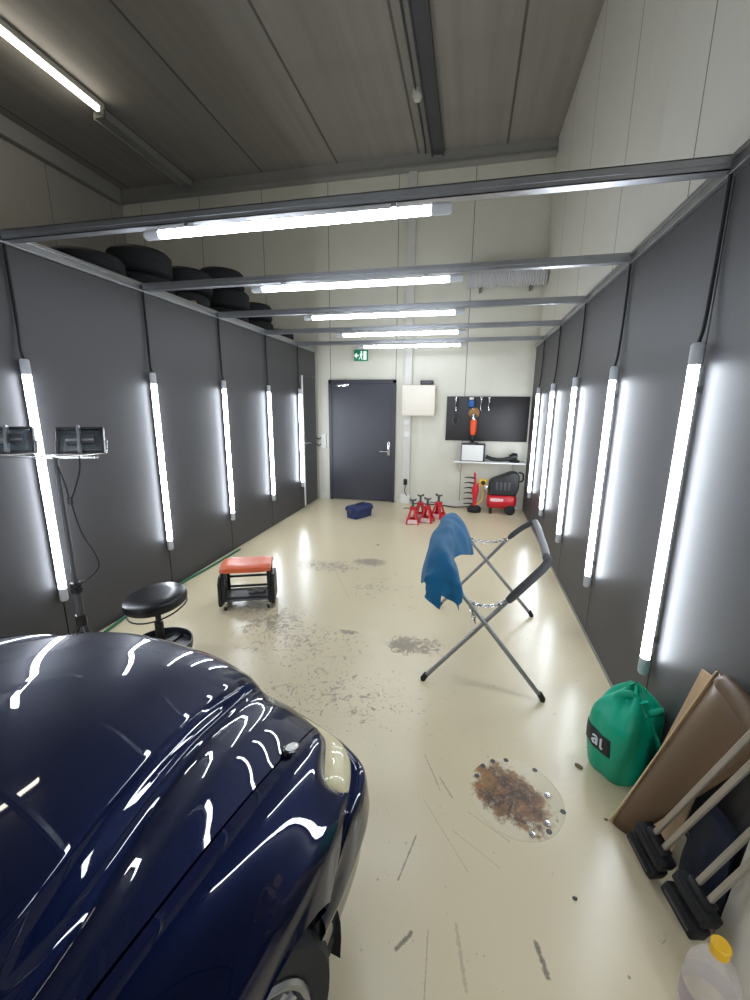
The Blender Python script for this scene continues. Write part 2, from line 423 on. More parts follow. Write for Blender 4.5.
# ------------------------------------------------------------------ booth framework
def rail(name, x0, x1, label):
    mb = MB()
    mb.box(x0, x1, -2, 6.76, 2.44, 2.456, bev=.002, seg=1); mb.box(x0+.008, x1-.008, -2, 6.76, 2.456, 2.485); mb.box(x0, x1, -2, 6.76, 2.485, 2.505, bev=.002, seg=1)
    tag(mb.build(name, 'galv', smooth=False), label, 'rail', 'aluminium rails on top of the booth walls')
rail('top_rail', XL-.04, XL+.025, 'ribbed aluminium rail along the top of the left dark wall')
rail('top_rail.001', XR-.025, XR+.04, 'ribbed aluminium rail along the top of the right dark wall')
where = ['nearest', 'second-nearest', 'middle', 'second-farthest', 'farthest']
def beam_mesh():
    mb = MB(); a, b = XL+.03, XR-.03
    mb.box(a, b, -.025, .025, 2.447, 2.452); mb.box(a, b, -.025, -.021, 2.447, 2.497); mb.box(a, b, .021, .025, 2.447, 2.497)
    mb.box(a, b, -.025, -.013, 2.493, 2.497); mb.box(a, b, .013, .025, 2.493, 2.497); mb.box(a, b, -.028, -.025, 2.468, 2.476)
    return mb
beam0 = None
for i in range(5):
    lb = '%s of the five galvanised beams crossing overhead between the dark walls' % where[i]
    if i == 0:
        beam0 = beam_mesh().build('cross_beam', 'galv', smooth=False); o = beam0
    else:
        o = beam0.copy(); COL.objects.link(o)
    o.location = (0, 2+i, 0); tag(o, lb, 'beam', 'cross beams over the booth')

def tube_parts(root, L, zd):
    """glowing tube of length L along local x, centred"""
    h = L/2
    def arc(a0, a1, n=14):
        A = [a0+(a1-a0)*k/n for k in range(n+1)]
        return MB().grid([[(x, 0.021*math.sin(a), zd*.021*math.cos(a)) for a in A] for x in (-h, h)])
    arc(-2.12, 2.12).build('glowing_tube', 'tube_glow', root)
    arc(2.12, 2*PI-2.12, 8).build('tube_back', 'white_plastic', root)
    for sgn in (-1, 1):
        mb = MB().rings([((sgn*h, 0, 0), .021), ((sgn*(h+.012), 0, 0), .024), ((sgn*(h+.075), 0, 0), .024), ((sgn*(h+.085), 0, 0), .018)], 14)
        mb.build('end_cap', 'cap_plastic', root)
    return root
t0 = None
for i in range(5):
    lb = '%s of the five glowing tube lights hung under the overhead beams' % where[i]
    loc = (-.835 if i else -.865, 2+i-.012, 2.413)
    if i == 0:
        t0 = thing('beam_tube_light', lb, 'light', loc, group='tube lights under the overhead beams')
        tube_parts(t0, 1.32, -1)
        for x in (-.5, .5):
            MB().box(x-.012, x+.012, -.024, .024, .012, .034, bev=.002).build('clip', 'galv', t0)
    else: dup(t0, loc, label=lb)
# upright tubes: local x axis is up
tv = {}
for side in ('left', 'right'):
    for i in range(5):
        sx = XL+.036 if side == 'left' else XR-.036
        extra = {('left', 0): 'nearest of the upright tube lights on the left wall, behind the work light stand',
                 ('left', 4): 'farthest upright tube light on the left wall, beside the narrow dark door',
                 ('right', 0): 'nearest and largest upright tube light on the right wall, above the green bag',
                 ('right', 4): 'farthest upright tube light on the right wall, beside the black tool board'}.get((side, i), '%s of the five glowing upright tube lights on the %s dark wall' % (where[i], side))
        loc = (sx, 2+i-.02, 1.115 if side == 'right' else 1.105)
        if side not in tv:
            r = thing('upright_tube_light', extra, 'light', loc, group='upright tube lights on the %s wall' % side, rot=(0, -PI/2, 0))
            tv[side] = r
            tube_parts(r, 1.31, -1 if side == 'left' else 1)
            # black supply cord from the top cap up to the rail (local x = up, local z = -world x)
            k = 1 if side == 'left' else -1     # local z toward the wall
            pts = [(.738, 0, 0), (.80, -.004, .008*k), (.95, .012, .018*k), (1.15, .014, .020*k), (1.335, .012, .018*k)]
            MB().tube(pts, .007, 8, smooth=6).build('cord', 'black_rubber', r)
            for x in (-.56, .56):
                MB().box(x-.012, x+.012, -.012, .012, min(k*.036, k*.016), max(k*.036, k*.016)).build('clip', 'galv_dark', r, smooth=False)
        else: dup(tv[side], loc, label=extra, rot=(0, -PI/2, 0))
# the booth goes on behind the viewpoint with the same lights
for y, wd_ in ((1, 'just outside the view'), (0, 'beside the viewpoint'), (-1, 'behind the viewpoint'), (-1.9, 'far behind the viewpoint')):
    if y < 1:
        o = beam0.copy(); COL.objects.link(o); o.location = (0, y, 0); o['label'] = 'galvanised overhead beam %s' % wd_
        dup(t0, (-.835, y-.012, 2.413), label='glowing tube light under the overhead beam %s' % wd_)
    for sd_ in ('left', 'right'):
        if sd_ == 'left' or y < 1: dup(tv[sd_], (XL+.036 if sd_ == 'left' else XR-.036, y-.02, 1.11), label='upright tube light on the %s dark wall, %s' % (sd_, wd_), rot=(0, -PI/2, 0))

# ------------------------------------------------------------------ ceiling fittings
pA, pB = at(95, 110, 5.0), at(0, 45, 5.0)
lr = thing('ceiling_tube_light', 'long tube light on the ceiling at the upper left', 'light', (pA.x+.05, 0, 5.0))
y0, y1 = 2.6, pA.y
MB().box(-.045, .045, y0, y1+.05, .02, .08, bev=.008).build('housing', 'white_paint', lr)
MB().cyl((0, y0+.05, .0), (0, y1, .0), .028, n=14).build('glowing_tube', 'lamp_glow', lr)
for yy in (y0+.02, y1+.015): MB().box(-.03, .03, yy-.03, yy+.03, -.03, .03, bev=.006).build('end_cap', 'smoke_white', lr)
mb = MB().box(-4.66, -4.52, pA.y+.12, YB-.14, 5.0, 5.075).box(-4.68, -4.66, pA.y+.12, YB-.14, 4.98, 5.075).box(-4.52, -4.50, pA.y+.12, YB-.14, 4.98, 5.075)
tag(mb.build('lighting_rail', 'trim_grey', smooth=False), 'grey rail on the ceiling running on from the ceiling tube light', 'rail')
mb = MB().box(-.70, -.56, -4, YB-.14, 5.02, 5.075).box(-.715, -.70, -4, YB-.14, 4.995, 5.075).box(-.56, -.545, -4, YB-.14, 4.995, 5.075)
tag(mb.build('ceiling_cable_tray', 'grey_dark', smooth=False), 'dark cable tray running along the ceiling beside the smoke detector', 'tray')
tag(MB().tube([(-.79, -4, 5.062), (-.79, 6.5, 5.062), (-.80, 6.72, 5.05)], .012, 8).build('ceiling_conduit', 'grey_dark'), 'thin conduit on the ceiling leading past the smoke detector', 'pipe')
p = at(420, 95, 5.03)
sd = thing('smoke_detector', 'small round pale smoke detector on the ceiling', 'detector', (p.x-.03, p.y, 5.03))
MB().lathe([(0, -.05), (.035, -.05), (.05, -.03), (.052, -.01)], 24).build('sensor_head', 'smoke_white', sd)
MB().lathe([(.058, -.01), (.06, .0), (.06, .05), (0, .05)], 24).build('base_ring', 'smoke_white', sd)

# ------------------------------------------------------------------ back wall fittings
# flexible silver duct
c = aty(507, 277, 6.65)
dr = thing('ventilation_duct', 'silver ribbed ventilation duct lying along the back wall up high', 'duct', (0, 6.65, c.z+.02))
prof = []
n = 30; xa, xb = -.13, .93
for i in range(n*2+1): prof.append((.128 if i % 2 else .150, xa+(xb-xa)*i/(2*n)))
MB().lathe(prof, 24, axis='x').build('duct_hose', 'duct_foil', dr)
for x in (.05, .75):
    MB().box(x-.015, x+.015, .0, .21, -.165, -.15).box(x-.015, x+.015, .195, .215, -.165, .2).build('bracket', 'galv_dark', dr, smooth=False)

def onback(px, py, y=YB): return aty(px, py, y)
# cable trunking
xt0, xt1 = onback(403.5, 430).x, onback(411, 430).x
ct = thing('cable_trunking', 'white vertical cable trunking between the black door and the tool board', 'trunking', ((xt0+xt1)/2, YB, 0))
hw = (xt1-xt0)/2
MB().box(-hw, hw, -.06, 0, .0, 4.9, bev=.006).build('duct_body', 'trunk_white', ct)
for z in (1.35, 1.15): MB().box(-hw*.75, hw*.75, -.072, -.06, z-.045, z+.045, bev=.005).cyl((0, -.066, z), (0, -.074, z), .022).build('socket', 'white_plastic', ct)
mb = MB().box(-hw*.5, hw*.5, -.085, -.06, .32, .42, bev=.006).tube([(0, -.08, .32), (.0, -.10, .2), (.06, -.05, .10), (.14, -.03, .02)], .007, 8, 6)
lab(mb.build('plug', 'black_plastic', ct), 'black plug with cord')
MB().box(-hw*1.25, hw*1.25, -.075, 0, 0, .16, bev=.006).build('base_box', 'white_plastic', ct)
# cabinet
a, b_ = onback(402.5, 385, YB-.2), onback(434.5, 416, YB-.2)
cb = thing('electrical_cabinet', 'cream steel cabinet on the back wall right of the black door', 'cabinet', ((a.x+b_.x)/2, YB, b_.z))
W = (b_.x-a.x)/2; Hh = a.z-b_.z
MB().box(-W, W, -.2, -.06, 0, Hh, bev=.006).build('body', 'cream_box', cb)
MB().box(-W+.055, W-.008, -.212, -.2, .012, Hh-.012, bev=.004).build('door', 'cream_box', cb)
for z in (.12, Hh/2, Hh-.12): MB().cyl((-W+.03, -.2, z), (-W+.03, -.208, z), .012, n=12).build('screw', 'white_plastic', cb)
a2, b2 = onback(421, 380, YB-.16), onback(433, 385, YB-.16)
rt = thing('router_box', 'small black box lying on top of the cream cabinet', 'box', ((a2.x+b2.x)/2, YB-.13, cb.location.z+Hh))
MB().box(-.1, .1, -.06, .06, .0, .07, bev=.008).build('case', 'black_plastic', rt)
MB().box(-.07, .07, -.063, -.06, .02, .05).build('front_panel', 'grey_dark', rt, smooth=False)
# exit sign
a, b_ = onback(354, 350, YB-.06), onback(368, 361, YB-.06)
ex = thing('exit_sign', 'green lit escape route sign with white running man above the black door', 'sign', ((a.x+b_.x)/2, YB, (a.z+b_.z)/2))
W, Hh = (b_.x-a.x)/2, (a.z-b_.z)/2
MB().box(-W, W, -.06, -.045, -Hh, Hh, bev=.004).build('green_panel', 'exit_green', ex)
MB().box(-W-.005, W+.005, -.045, 0, -Hh-.005, Hh+.03, bev=.005).build('housing', 'white_paint', ex)
mb = MB(); y = -.064
mb.box(W*.35, W*.78, y, -.06, -Hh*.75, Hh*.75)                                          # doorway
mb.box(-W*.85, -W*.35, y, -.06, -Hh*.12, Hh*.12); mb.prism([(-W*.95, 0), (-W*.6, Hh*.5), (-W*.6, -Hh*.5)], y, -.06, 'xz')
mb.lathe([(.0, -.002), (.014, -.002), (.014, .002), (0, .002)], 12, Tm(W*.05, -.062, Hh*.62), axis='y')
mb.prism([(-W*.05, Hh*.4), (W*.15, Hh*.4), (W*.12, -Hh*.05), (-W*.08, -Hh*.05)], y, -.06, 'xz')
mb.prism([(-W*.08, 0), (W*.04, 0), (W*.22, -Hh*.7), (W*.12, -Hh*.75)], y, -.06, 'xz'); mb.prism([(-W*.08, 0), (W*.02, 0), (-W*.1, -Hh*.4), (-W*.28, -Hh*.7), (-W*.3, -Hh*.55), (-W*.16, -Hh*.35)], y, -.06, 'xz')
mb.prism([(W*.1, Hh*.38), (W*.3, Hh*.1), (W*.26, 0), (W*.08, Hh*.2)], y, -.06, 'xz'); mb.prism([(-W*.05, Hh*.38), (-W*.22, Hh*.1), (-W*.15, Hh*.05), (-W*.03, Hh*.2)], y, -.06, 'xz')
mb.build('pictogram', 'exit_white', ex, smooth=False)
# switch left of the door
p = onback(324.5, 440)
sw = thing('wall_switch', 'small white switch box with two dark cables left of the black door', 'switch', (p.x, YB, p.z))
MB().box(-.045, .04, -.045, 0, -.13, .10, bev=.006).build('box', 'white_plastic', sw)
MB().box(-.02, .018, -.052, -.045, -.03, .05, bev=.003).build('rocker', 'white_paint', sw)
for k, z in enumerate((.05, -.06)):
    MB().tube([(-.04, -.03, z), (-.09, -.06, z-.03), (-.14, -.08, z+.03), (-.15, -.10, z+.12)], .008, 8, 6).build('cable', 'black_rubber', sw)

# tool board
a, b_ = onback(448, 397, YB-.03), onback(447, 440, YB-.03)
bx0, bx1 = -.36, .885; bz1, bz0 = 1.76, 1.075
tb = thing('tool_board', 'black tool board on the back wall above the white shelf', 'board', (0, YB-.004, bz0))
MB().box(bx0, bx1, -.03, 0, 0, bz1-bz0, bev=.004).build('panel', 'board_black', tb)
hk = MB()
def bpos(px, py, d=.06): return onback(px, py, YB-d)
for (px, py) in [(473, 402), (473, 411), (456, 402), (481, 403), (490, 403)]:
    q = bpos(px, py); hk = MB().tube([(q.x, -.03, q.z-bz0+.02), (q.x, -.085, q.z-bz0+.02), (q.x, -.09, q.z-bz0+.05)], .005, 8)
    hk.build('hook', 'steel', tb)
# orange polisher hanging head-up
q = bpos(473.5, 424, .12)
po = thing('polishing_machine', 'orange and black polishing machine hanging on the tool board', 'polisher', (q.x, YB-.10, bpos(473, 413, .1).z))
zt = 0
MB().lathe([(0, -.055), (.075, -.055), (.085, -.03), (.08, .0), (.06, .012), (0, .012)], 28, Matrix.Rotation(PI/2, 4, 'X') @ Tm(0, 0, -.02)).build('backing_pad', 'tan_velcro', po)
MB().rings([((0, -.0, -.02), .03), ((0, -.01, -.06), .045), ((0, -.01, -.12), .045), ((0, -.01, -.15), .035)], 16).build('gear_head', 'steel', po)
MB().rings([((0, -.01, -.10), .048), ((0, -.012, -.15), .052), ((0, -.012, -.26), .05), ((0, -.012, -.32), .042), ((0, -.012, -.34), .03)], 16).build('motor_housing', 'orange_plastic', po)
MB().rings([((0, -.01, -.33), .035), ((0, -.01, -.38), .034), ((0, -.01, -.43), .03), ((0, -.01, -.46), .014)], 16).build('rear_handle', 'black_plastic', po)
MB().tube([(0, -.01, -.45), (.01, -.01, -.50), (.03, 0, -.54), (-.02, .02, -.52), (.02, .03, -.47)], .008, 8, 6).build('cord', 'orange_plastic', po)
# blue spray bottle
q = bpos(471.5, 403, .09)
bb = thing('blue_bottle', 'blue bottle with white cap hung at the top of the tool board', 'bottle', (q.x, YB-.09, q.z-.06))
MB().lathe([(0, 0), (.045, 0), (.05, .01), (.05, .09), (.03, .11)], 20).build('body', 'sky_plastic', bb)
MB().lathe([(.03, .11), (.035, .112), (.035, .145), (0, .147)], 16).build('cap', 'white_plastic', bb)
def spray(px, py, label):
    q = bpos(px, py, .08)
    r = thing('spray_gun', label, 'spray gun', (q.x, YB-.075, q.z), group='small tools on the board')
    mb = MB().rings([((0, 0, 0), .013), ((0, -.01, -.05), .016), ((.003, -.014, -.10), .013)], 12).rings([((0, .015, .015), .017), ((0, -.03, .02), .019), ((0, -.07, .02), .011), ((0, -.085, .02), .006)], 12)
    mb.build('gun_body', 'steel', r)
    MB().rings([((0, -.02, .03), .006), ((0, -.02, .06), .02), ((0, -.02, .10), .024), ((0, -.02, .115), .012)], 12).build('cup', 'steel', r)
    MB().tube([(0, -.03, .01), (0, -.045, -.02), (0, -.035, -.05)], .004, 6).build('trigger', 'black_plastic', r)
    return r
g0 = spray(481, 404, 'small silver spray gun on the tool board just right of the blue bottle')
dup(g0, (bpos(489, 404, .08).x, YB-.075, bpos(489, 404, .08).z), label='rightmost small silver spray gun on the tool board')
dup(g0, (bpos(456, 404, .08).x, YB-.075, bpos(456, 404, .08).z), label='leftmost small silver spray gun on the tool board, in its upper left corner')
q = bpos(456, 418, .06)
MB()
cbx = thing('cable_coil', 'dark coil of cable hanging at the left end of the tool board', 'cable', (q.x, YB-.055, q.z))
mb = MB()
for k in range(3):
    r_ = .075-.012*k; mb.tube([(r_*math.cos(t)*.8, -.012*k+.01, r_*1.2*math.sin(t)-.03) for t in [2*PI*i/20 for i in range(21)]], .007, 6)
mb.build('coil', 'grey_dark', cbx)
MB().box(-.012, .012, -.03, .02, .04, .065).build('strap', 'black_plastic', cbx)

# shelf
zs = .775
sh = thing('wall_shelf', 'white wall shelf on brackets under the tool board', 'shelf', (0, YB, zs))
MB().box(-.20, .87, -.28, 0, -.025, 0, bev=.004).build('shelf_board', 'white_plastic', sh)
for x in (-.10, .72):
    MB().prism([(0, -.025), (-.24, -.025), (-.24, -.04), (-.02, -.22), (0, -.22)], x-.008, x+.008, 'yz').build('bracket', 'white_paint', sh, smooth=False)
q0, q1 = aty(460, 457, 6.62), aty(485, 445, 6.62)
cs = thing('equipment_case', 'black case with a white front standing on the wall shelf', 'case', ((q0.x+q1.x)/2+.01, 6.70, zs))
W = (q1.x-q0.x)/2; Hh = q1.z-zs
MB().box(-W, W, -.085, .10, 0, Hh+.01, bev=.008).build('shell', 'black_plastic', cs)
MB().box(-W+.012, W-.03, -.092, -.085, .012, Hh-.004, bev=.003).build('front_panel', 'white_plastic', cs)
MB().tube([(-.06, 0, Hh+.008), (-.05, 0, Hh+.03), (.05, 0, Hh+.03), (.06, 0, Hh+.008)], .007, 8, 4).build('handle', 'black_plastic', cs)
hs = thing('black_polisher', 'black polisher with bent neck lying on the wall shelf', 'polisher', (0, 6.70, zs))
x0 = cs.location.x+W+.015
MB().rings([(Vector(p), r) for p, r in zip(cr([(x0, 0, .075), (x0+.10, -.01, .04), (x0+.22, -.02, .035), (x0+.33, -.02, .05), (x0+.40, -.02, .075)], 6), [.03]*9+[.027]*8+[.035]*8)], 14).build('handle', 'black_plastic', hs)
MB().rings([((x0+.36, -.02, .06), .05), ((x0+.42, -.02, .085), .062), ((x0+.46, -.02, .085), .055), ((x0+.47, -.02, .085), .03)], 16).build('head', 'black_plastic', hs)
MB().lathe([(0, 0), (.075, 0), (.08, .01), (.07, .03), (.03, .04)], 24, Tm(x0+.43, -.02, 0.0)).build('backing_pad', 'black_rubber', hs)

# ------------------------------------------------------------------ compressor and the red stand
co = thing('air_compressor', 'red and black air compressor on the floor by the back right corner', 'compressor', (.545, 6.52, 0))
MB().rings([((-.22, 0, .20), .06), ((-.205, 0, .20), .10), ((-.17, 0, .20), .125), ((.17, 0, .20), .125), ((.205, 0, .20), .10), ((.22, 0, .20), .06)], 28).build('tank', 'red_paint', co)
mb = MB().prism([(-.20, .30), (.20, .30), (.235, .42), (.235, .60), (.20, .65), (.10, .645), (-.17, .53), (-.20, .48)], -.12, .12, 'xz')
o = mb.build('cover', 'black_plastic', co, bevel=.02)
MB().box(-.17, .02, -.127, -.118, .21, .25).build('badge', 'red_label', co, smooth=False)
for k in range(4): MB().box(-.10+.06*k, -.07+.06*k, -.124, -.119, .38, .50, bev=.002).build('vent', 'grey_dark', co)
for y in (-.10, .10):
    MB().rings([((.13, y-.022, .075), .05), ((.13, y-.018, .075), .075), ((.13, y+.018, .075), .075), ((.13, y+.022, .075), .05)], 24).build('wheel', 'black_rubber', co)
MB().box(-.17, -.13, -.08, .08, 0, .09, bev=.006).build('foot', 'black_rubber', co)
MB().rings([((-.235, -.02, .40), .035), ((-.235, -.055, .40), .038), ((-.235, -.06, .40), .03)], 20).cyl((-.21, -.02, .2), (-.235, -.02, .4), .012).build('gauge', 'chrome', co)
mb = MB().tube([(.23, 0, .50), (.29, 0, .52), (.29, 0, .62), (.22, 0, .645)], .014, 10, 4); mb.build('carry_handle', 'black_plastic', co)
# badge letters: unreadable at this size; two pale strokes
MB().box(-.15, -.10, -.129, -.127, .205, .255).box(-.09, -.05, -.129, -.127, .205, .255).build('badge_mark', 'red_label', co, smooth=False)

st = thing('tool_stand', 'red upright tool stand with black prongs left of the air compressor', 'stand', (.15, 6.52, 0))
MB().rings([((0, 0, 0), .10), ((0, 0, .05), .11), ((0, 0, .09), .08), ((0, 0, .10), .03)], 24).build('base', 'black_rubber', st)
MB().rings([((0, 0, .09), .035), ((0, 0, .30), .03), ((0, 0, .42), .022), ((-.02, 0, .60), .018), ((-.02, 0, .62), .01)], 14).build('post', 'red_paint', st)
MB().rings([((.0, -.05, .20), .03), ((.0, -.05, .35), .055), ((.01, -.05, .45), .035)], 14).build('red_body', 'red_paint', st)
for z in (.12, .20, .29, .37, .45, .53):
    MB().rings([((-.01, -.01, z), .014), ((-.10, -.03, z+.015), .011), ((-.17, -.04, z+.005), .006)], 10).build('prong', 'black_plastic', st)
yg = MB().box(.05, .17, -.04, .04, .42, .52, bev=.012); yg.build('yellow_gauge_housing', 'yellow_plastic', st)
MB().rings([((.11, -.04, .47), .034), ((.11, -.052, .47), .034)], 20).build('dial', 'black_plastic', st)
MB().cyl((0, 0, .42), (.06, 0, .45), .012).build('arm', 'black_plastic', st)
MB().tube([(.10, 0, .42), (.12, -.02, .3), (.10, -.03, .18), (.02, -.03, .12)], .009, 8, 6).build('hose', 'yellow_plastic', st)
pts = [at(470, 507, .012)+Vector((0, .05, 0)), at(455, 507, .012), at(440, 505, .012), at(425, 503, .012), at(413, 500, .012)+Vector((0, 0, 0))]
MB().tube([(p.x-.545, min(p.y, 6.8)-6.52, .012) for p in pts], .009, 8, 6).build('power_cord', 'black_rubber', co)

# ------------------------------------------------------------------ red jack stands
def jack_stand(loc, rz, label):
    r = thing('jack_stand', label, 'jack stand', loc, rz, 'red jack stands near the back wall')
    b0, b1 = .115, .045
    for i, (sx, sy) in enumerate(((1, 1), (-1, 1), (-1, -1), (1, -1))):
        MB().grid([[(sx*b0, sy*b0, 0.0), (sx*(b0-.05), sy*b0, 0)], [(sx*b1, sy*b1, .25), (sx*(b1-.035), sy*b1, .25)]]).grid([[(sx*b0, sy*b0, 0.0), (sx*b0, sy*(b0-.05), 0)], [(sx*b1, sy*b1, .25), (sx*b1, sy*(b1-.035), .25)]]).build('leg', 'red_paint', r, solid=.006, smooth=False)
    mb = MB()
    for (a, b, t) in ((b0*.87, .035, .03),):
        for sx in (-1, 1):
            mb.prism([(-a, t), (a, t), (a*.92, t+.05), (-a*.92, t+.05)], sx*(a+.002)-.003, sx*(a+.002)+.003, 'xz'); mb.prism([(-a, t), (a, t), (a*.92, t+.05), (-a*.92, t+.05)], sx*(a+.002)-.003, sx*(a+.002)+.003, 'yz')
    mb.build('brace', 'red_paint', r, smooth=False)
    MB().box(-.05, .05, -.05, .05, .235, .29, bev=.006).build('collar', 'red_paint', r)
    MB().prism([(-.085, .015), (.085, .015), (.075, .085), (-.075, .085)], -b0-.004, -b0+.004, 'xz').build('label_plate', 'red_label', r, smooth=False)
    MB().box(-.018, .018, -.014, .014, .27, .40, bev=.003).build('ratchet_bar', 'grey_dark', r)
    MB().prism([(-.05, .425), (-.06, .43), (-.05, .395), (.05, .395), (.06, .43), (.05, .425), (.02, .41), (-.02, .41)], -.025, .025, 'xz').build('saddle', 'grey_dark', r, smooth=False)
    MB().tube([(-.04, -.03, .265), (-.13, -.06, .275), (-.15, -.06, .26)], .008, 8).build('lever', 'grey_dark', r)
    return r
JS = .82
spots = [(412.5, 523, .1, 'red jack stand at the front left of the group by the back wall'), (420, 517.5, .3, 'raised red jack stand at the back middle of the group'),
         (427, 521.5, -.2, 'red jack stand at the front right, with a pale plate on its base'), (438, 517.3, -.45, 'rightmost red jack stand, standing a little apart')]
j0 = None
for px, py, rz, lb in spots:
    p = at(px, py)
    if j0 is None: j0 = jack_stand(p, rz, lb); j0.scale = (JS, JS, .82); j0.location.z = 0
    else:
        o = dup(j0, (p.x, p.y, 0), rz, lb)
# blue toolbox
p = at(358, 518)
tbx = thing('toolbox', 'small dark blue toolbox on the floor in front of the black door', 'toolbox', (p.x, p.y+.08, 0), -.5)
MB().prism([(-.09, 0), (.09, 0), (.105, .11), (-.105, .11)], -.17, .17, 'xz').build('body', 'blue_plastic', tbx, bevel=.01)
MB().prism([(-.115, .11), (.115, .11), (.115, .15), (.08, .185), (-.08, .185), (-.115, .15)], -.185, .185, 'xz').build('lid', 'blue_plastic', tbx, bevel=.008)
MB().tube([(0, -.09, .18), (0, -.085, .205), (0, .085, .205), (0, .09, .18)], .012, 8).build('handle', 'grey_dark', tbx)
MB().box(-.02, .02, -.193, -.183, .085, .14, bev=.003).build('latch', 'grey_dark', tbx)

# ------------------------------------------------------------------ rolling seat with orange top
a, b_ = at(225, 612), at(271, 609)
rz = math.atan2(b_.y-a.y, b_.x-a.x)
rs = thing('rolling_seat', 'low rolling mechanic seat with orange top and black side trays on casters', 'seat', ((a.x+b_.x)/2-.06, (a.y+b_.y)/2+.13, 0), rz)
hw = .185
rows = []
for i in range(15):
    x = -hw-.01+(2*hw+.02)*i/14
    e = min(1, min(i, 14-i)/1.6)
    rows.append((x, e))
mb = MB()
top = []; bot = []
for x, e in rows:
    sag = .010*math.cos(PI*x/(2*hw))
    top.append([(x, -.13+.01*(1-e)+.26*k/8-.02*(1-e)*k/8, .368-sag*(1-abs(k-4)/5)-(.012*(1-e))-(.014 if k in (0, 8) else 0)) for k in range(9)])
    bot.append([(x, -.135+.27*k/8, .318+.008*(1-e)) for k in range(9)])
mb.grid(top); mb.grid([r[::-1] for r in bot])
for A, B in ((0, 0), (-1, -1)): mb.grid([[t for t in top[A]], [t for t in bot[A]]])
mb.grid([[r[0] for r in top], [r[0] for r in bot]]); mb.grid([[r[-1] for r in top], [r[-1] for r in bot]])
mb.build('seat', 'orange_seat', rs)
for s_ in (-1, 1):
    MB().box(s_*(hw-.01)-.012, s_*(hw-.01)+.012, -.125, -.10, .05, .318, bev=.003).box(s_*(hw-.01)-.012, s_*(hw-.01)+.012, .10, .125, .05, .318, bev=.003).box(s_*(hw-.01)-.012, s_*(hw-.01)+.012, -.125, .125, .30, .318).build('side_frame', 'black_plastic', rs)
    o = MB().prism([(-.13, .07), (-.12, .03), (.12, .03), (.13, .07), (.12, .23), (.07, .27), (-.07, .27), (-.12, .23)], s_*(hw+.005), s_*(hw+.035), 'yz').build('side_tray', 'black_plastic', rs, bevel=.008)
MB().box(-hw, hw, -.12, .12, .075, .082).build('lower_tray', 'grey_dark', rs, smooth=False)
for y in (-.12, .12):
    MB().tube([(-hw, y, .10), (hw, y, .10)], .011, 8).build('rail', 'black_plastic', rs)
MB().tube([(-hw, .12, .19), (hw, .12, .19)], .011, 8).build('rail', 'black_plastic', rs)
for x in (-hw+.02, hw-.02):
    for y in (-.115, .115):
        cst = MB().cyl((x, y, .075), (x, y, .05), .012, n=10).box(x-.012, x+.012, y-.02, y+.016, .028, .058).build('caster', 'steel', rs)
        MB().rings([((x-.011, y, .026), .018), ((x-.009, y, .026), .026), ((x+.009, y, .026), .026), ((x+.011, y, .026), .018)], 16).build('caster_wheel', 'black_rubber', cst)
for x, y in ((.03, .02), (.10, .03)):
    tag(MB().lathe([(.03, 0), (.035, .003), (.035, .02), (.028, .022), (.026, .008), (0, .006)], 18).build('jar_lid', 'trim_grey'), 'small round metal lid on the %s of the rolling seat tray' % ('left' if x < .05 else 'right'), 'lid', 'lids on the rolling seat tray').matrix_world = Tm(*rs.location) @ Rz(rz) @ Tm(x, y, .0835)

# ------------------------------------------------------------------ round black stool
c = at(156, 598, .44)
so = thing('round_stool', 'black round padded workshop stool with a low tray, beyond the car', 'stool', (c.x, c.y, 0))
tilt = Tm(0, 0, .40) @ Matrix.Rotation(.07, 4, 'X') @ Matrix.Rotation(-.06, 4, 'Y')
MB().lathe([(0, 0), (.165, .0), (.178, .012), (.182, .035), (.176, .056), (.16, .068), (.09, .073), (0, .072)], 40, tilt).build('seat', 'vinyl_black', so)
MB().tube([tuple(tilt @ Vector((.17*math.cos(t), .17*math.sin(t), -.012-.02*max(0, math.sin(-t))))) for t in [2*PI*i/32 for i in range(33)]], .005, 8).build('seat_ring', 'black_plastic', so)
MB().rings([((0, 0, .12), .026), ((0, 0, .28), .026), ((0, 0, .281), .017), ((0, 0, .40), .017)], 16).build('gas_column', 'black_plastic', so)
MB().lathe([(.165, .085), (.18, .085), (.184, .10), (.184, .14), (.178, .14), (.176, .10), (.165, .095)], 40, closed=True).build('tray_rim', 'black_plastic', so)
MB().lathe([(.05, .085), (.170, .085), (.170, .092), (.05, .092)], 40, closed=True).box(-.17, .17, -.022, .022, .092, .105).box(-.022, .022, -.17, .17, .092, .105).build('tray', 'black_plastic', so)
MB().box(-.05, .05, -.05, .05, .08, .125, bev=.01).build('hub', 'black_plastic', so)
for k in range(5):
    a = 2*PI*k/5+.2; ca, sa = math.cos(a), math.sin(a)
    MB().rings([((.04*ca, .04*sa, .10), .018), ((.15*ca, .15*sa, .075), .016), ((.20*ca, .20*sa, .065), .013)], 10).build('base_arm', 'black_plastic', so)
    cst = MB().cyl((.2*ca, .2*sa, .07), (.2*ca, .2*sa, .045), .01, n=10).build('caster', 'black_plastic', so)
    MB().rings([((.2*ca-.012*sa, .2*sa+.012*ca, .025), .025), ((.2*ca+.012*sa, .2*sa-.012*ca, .025), .025)], 16).build('caster_wheel', 'black_rubber', cst)

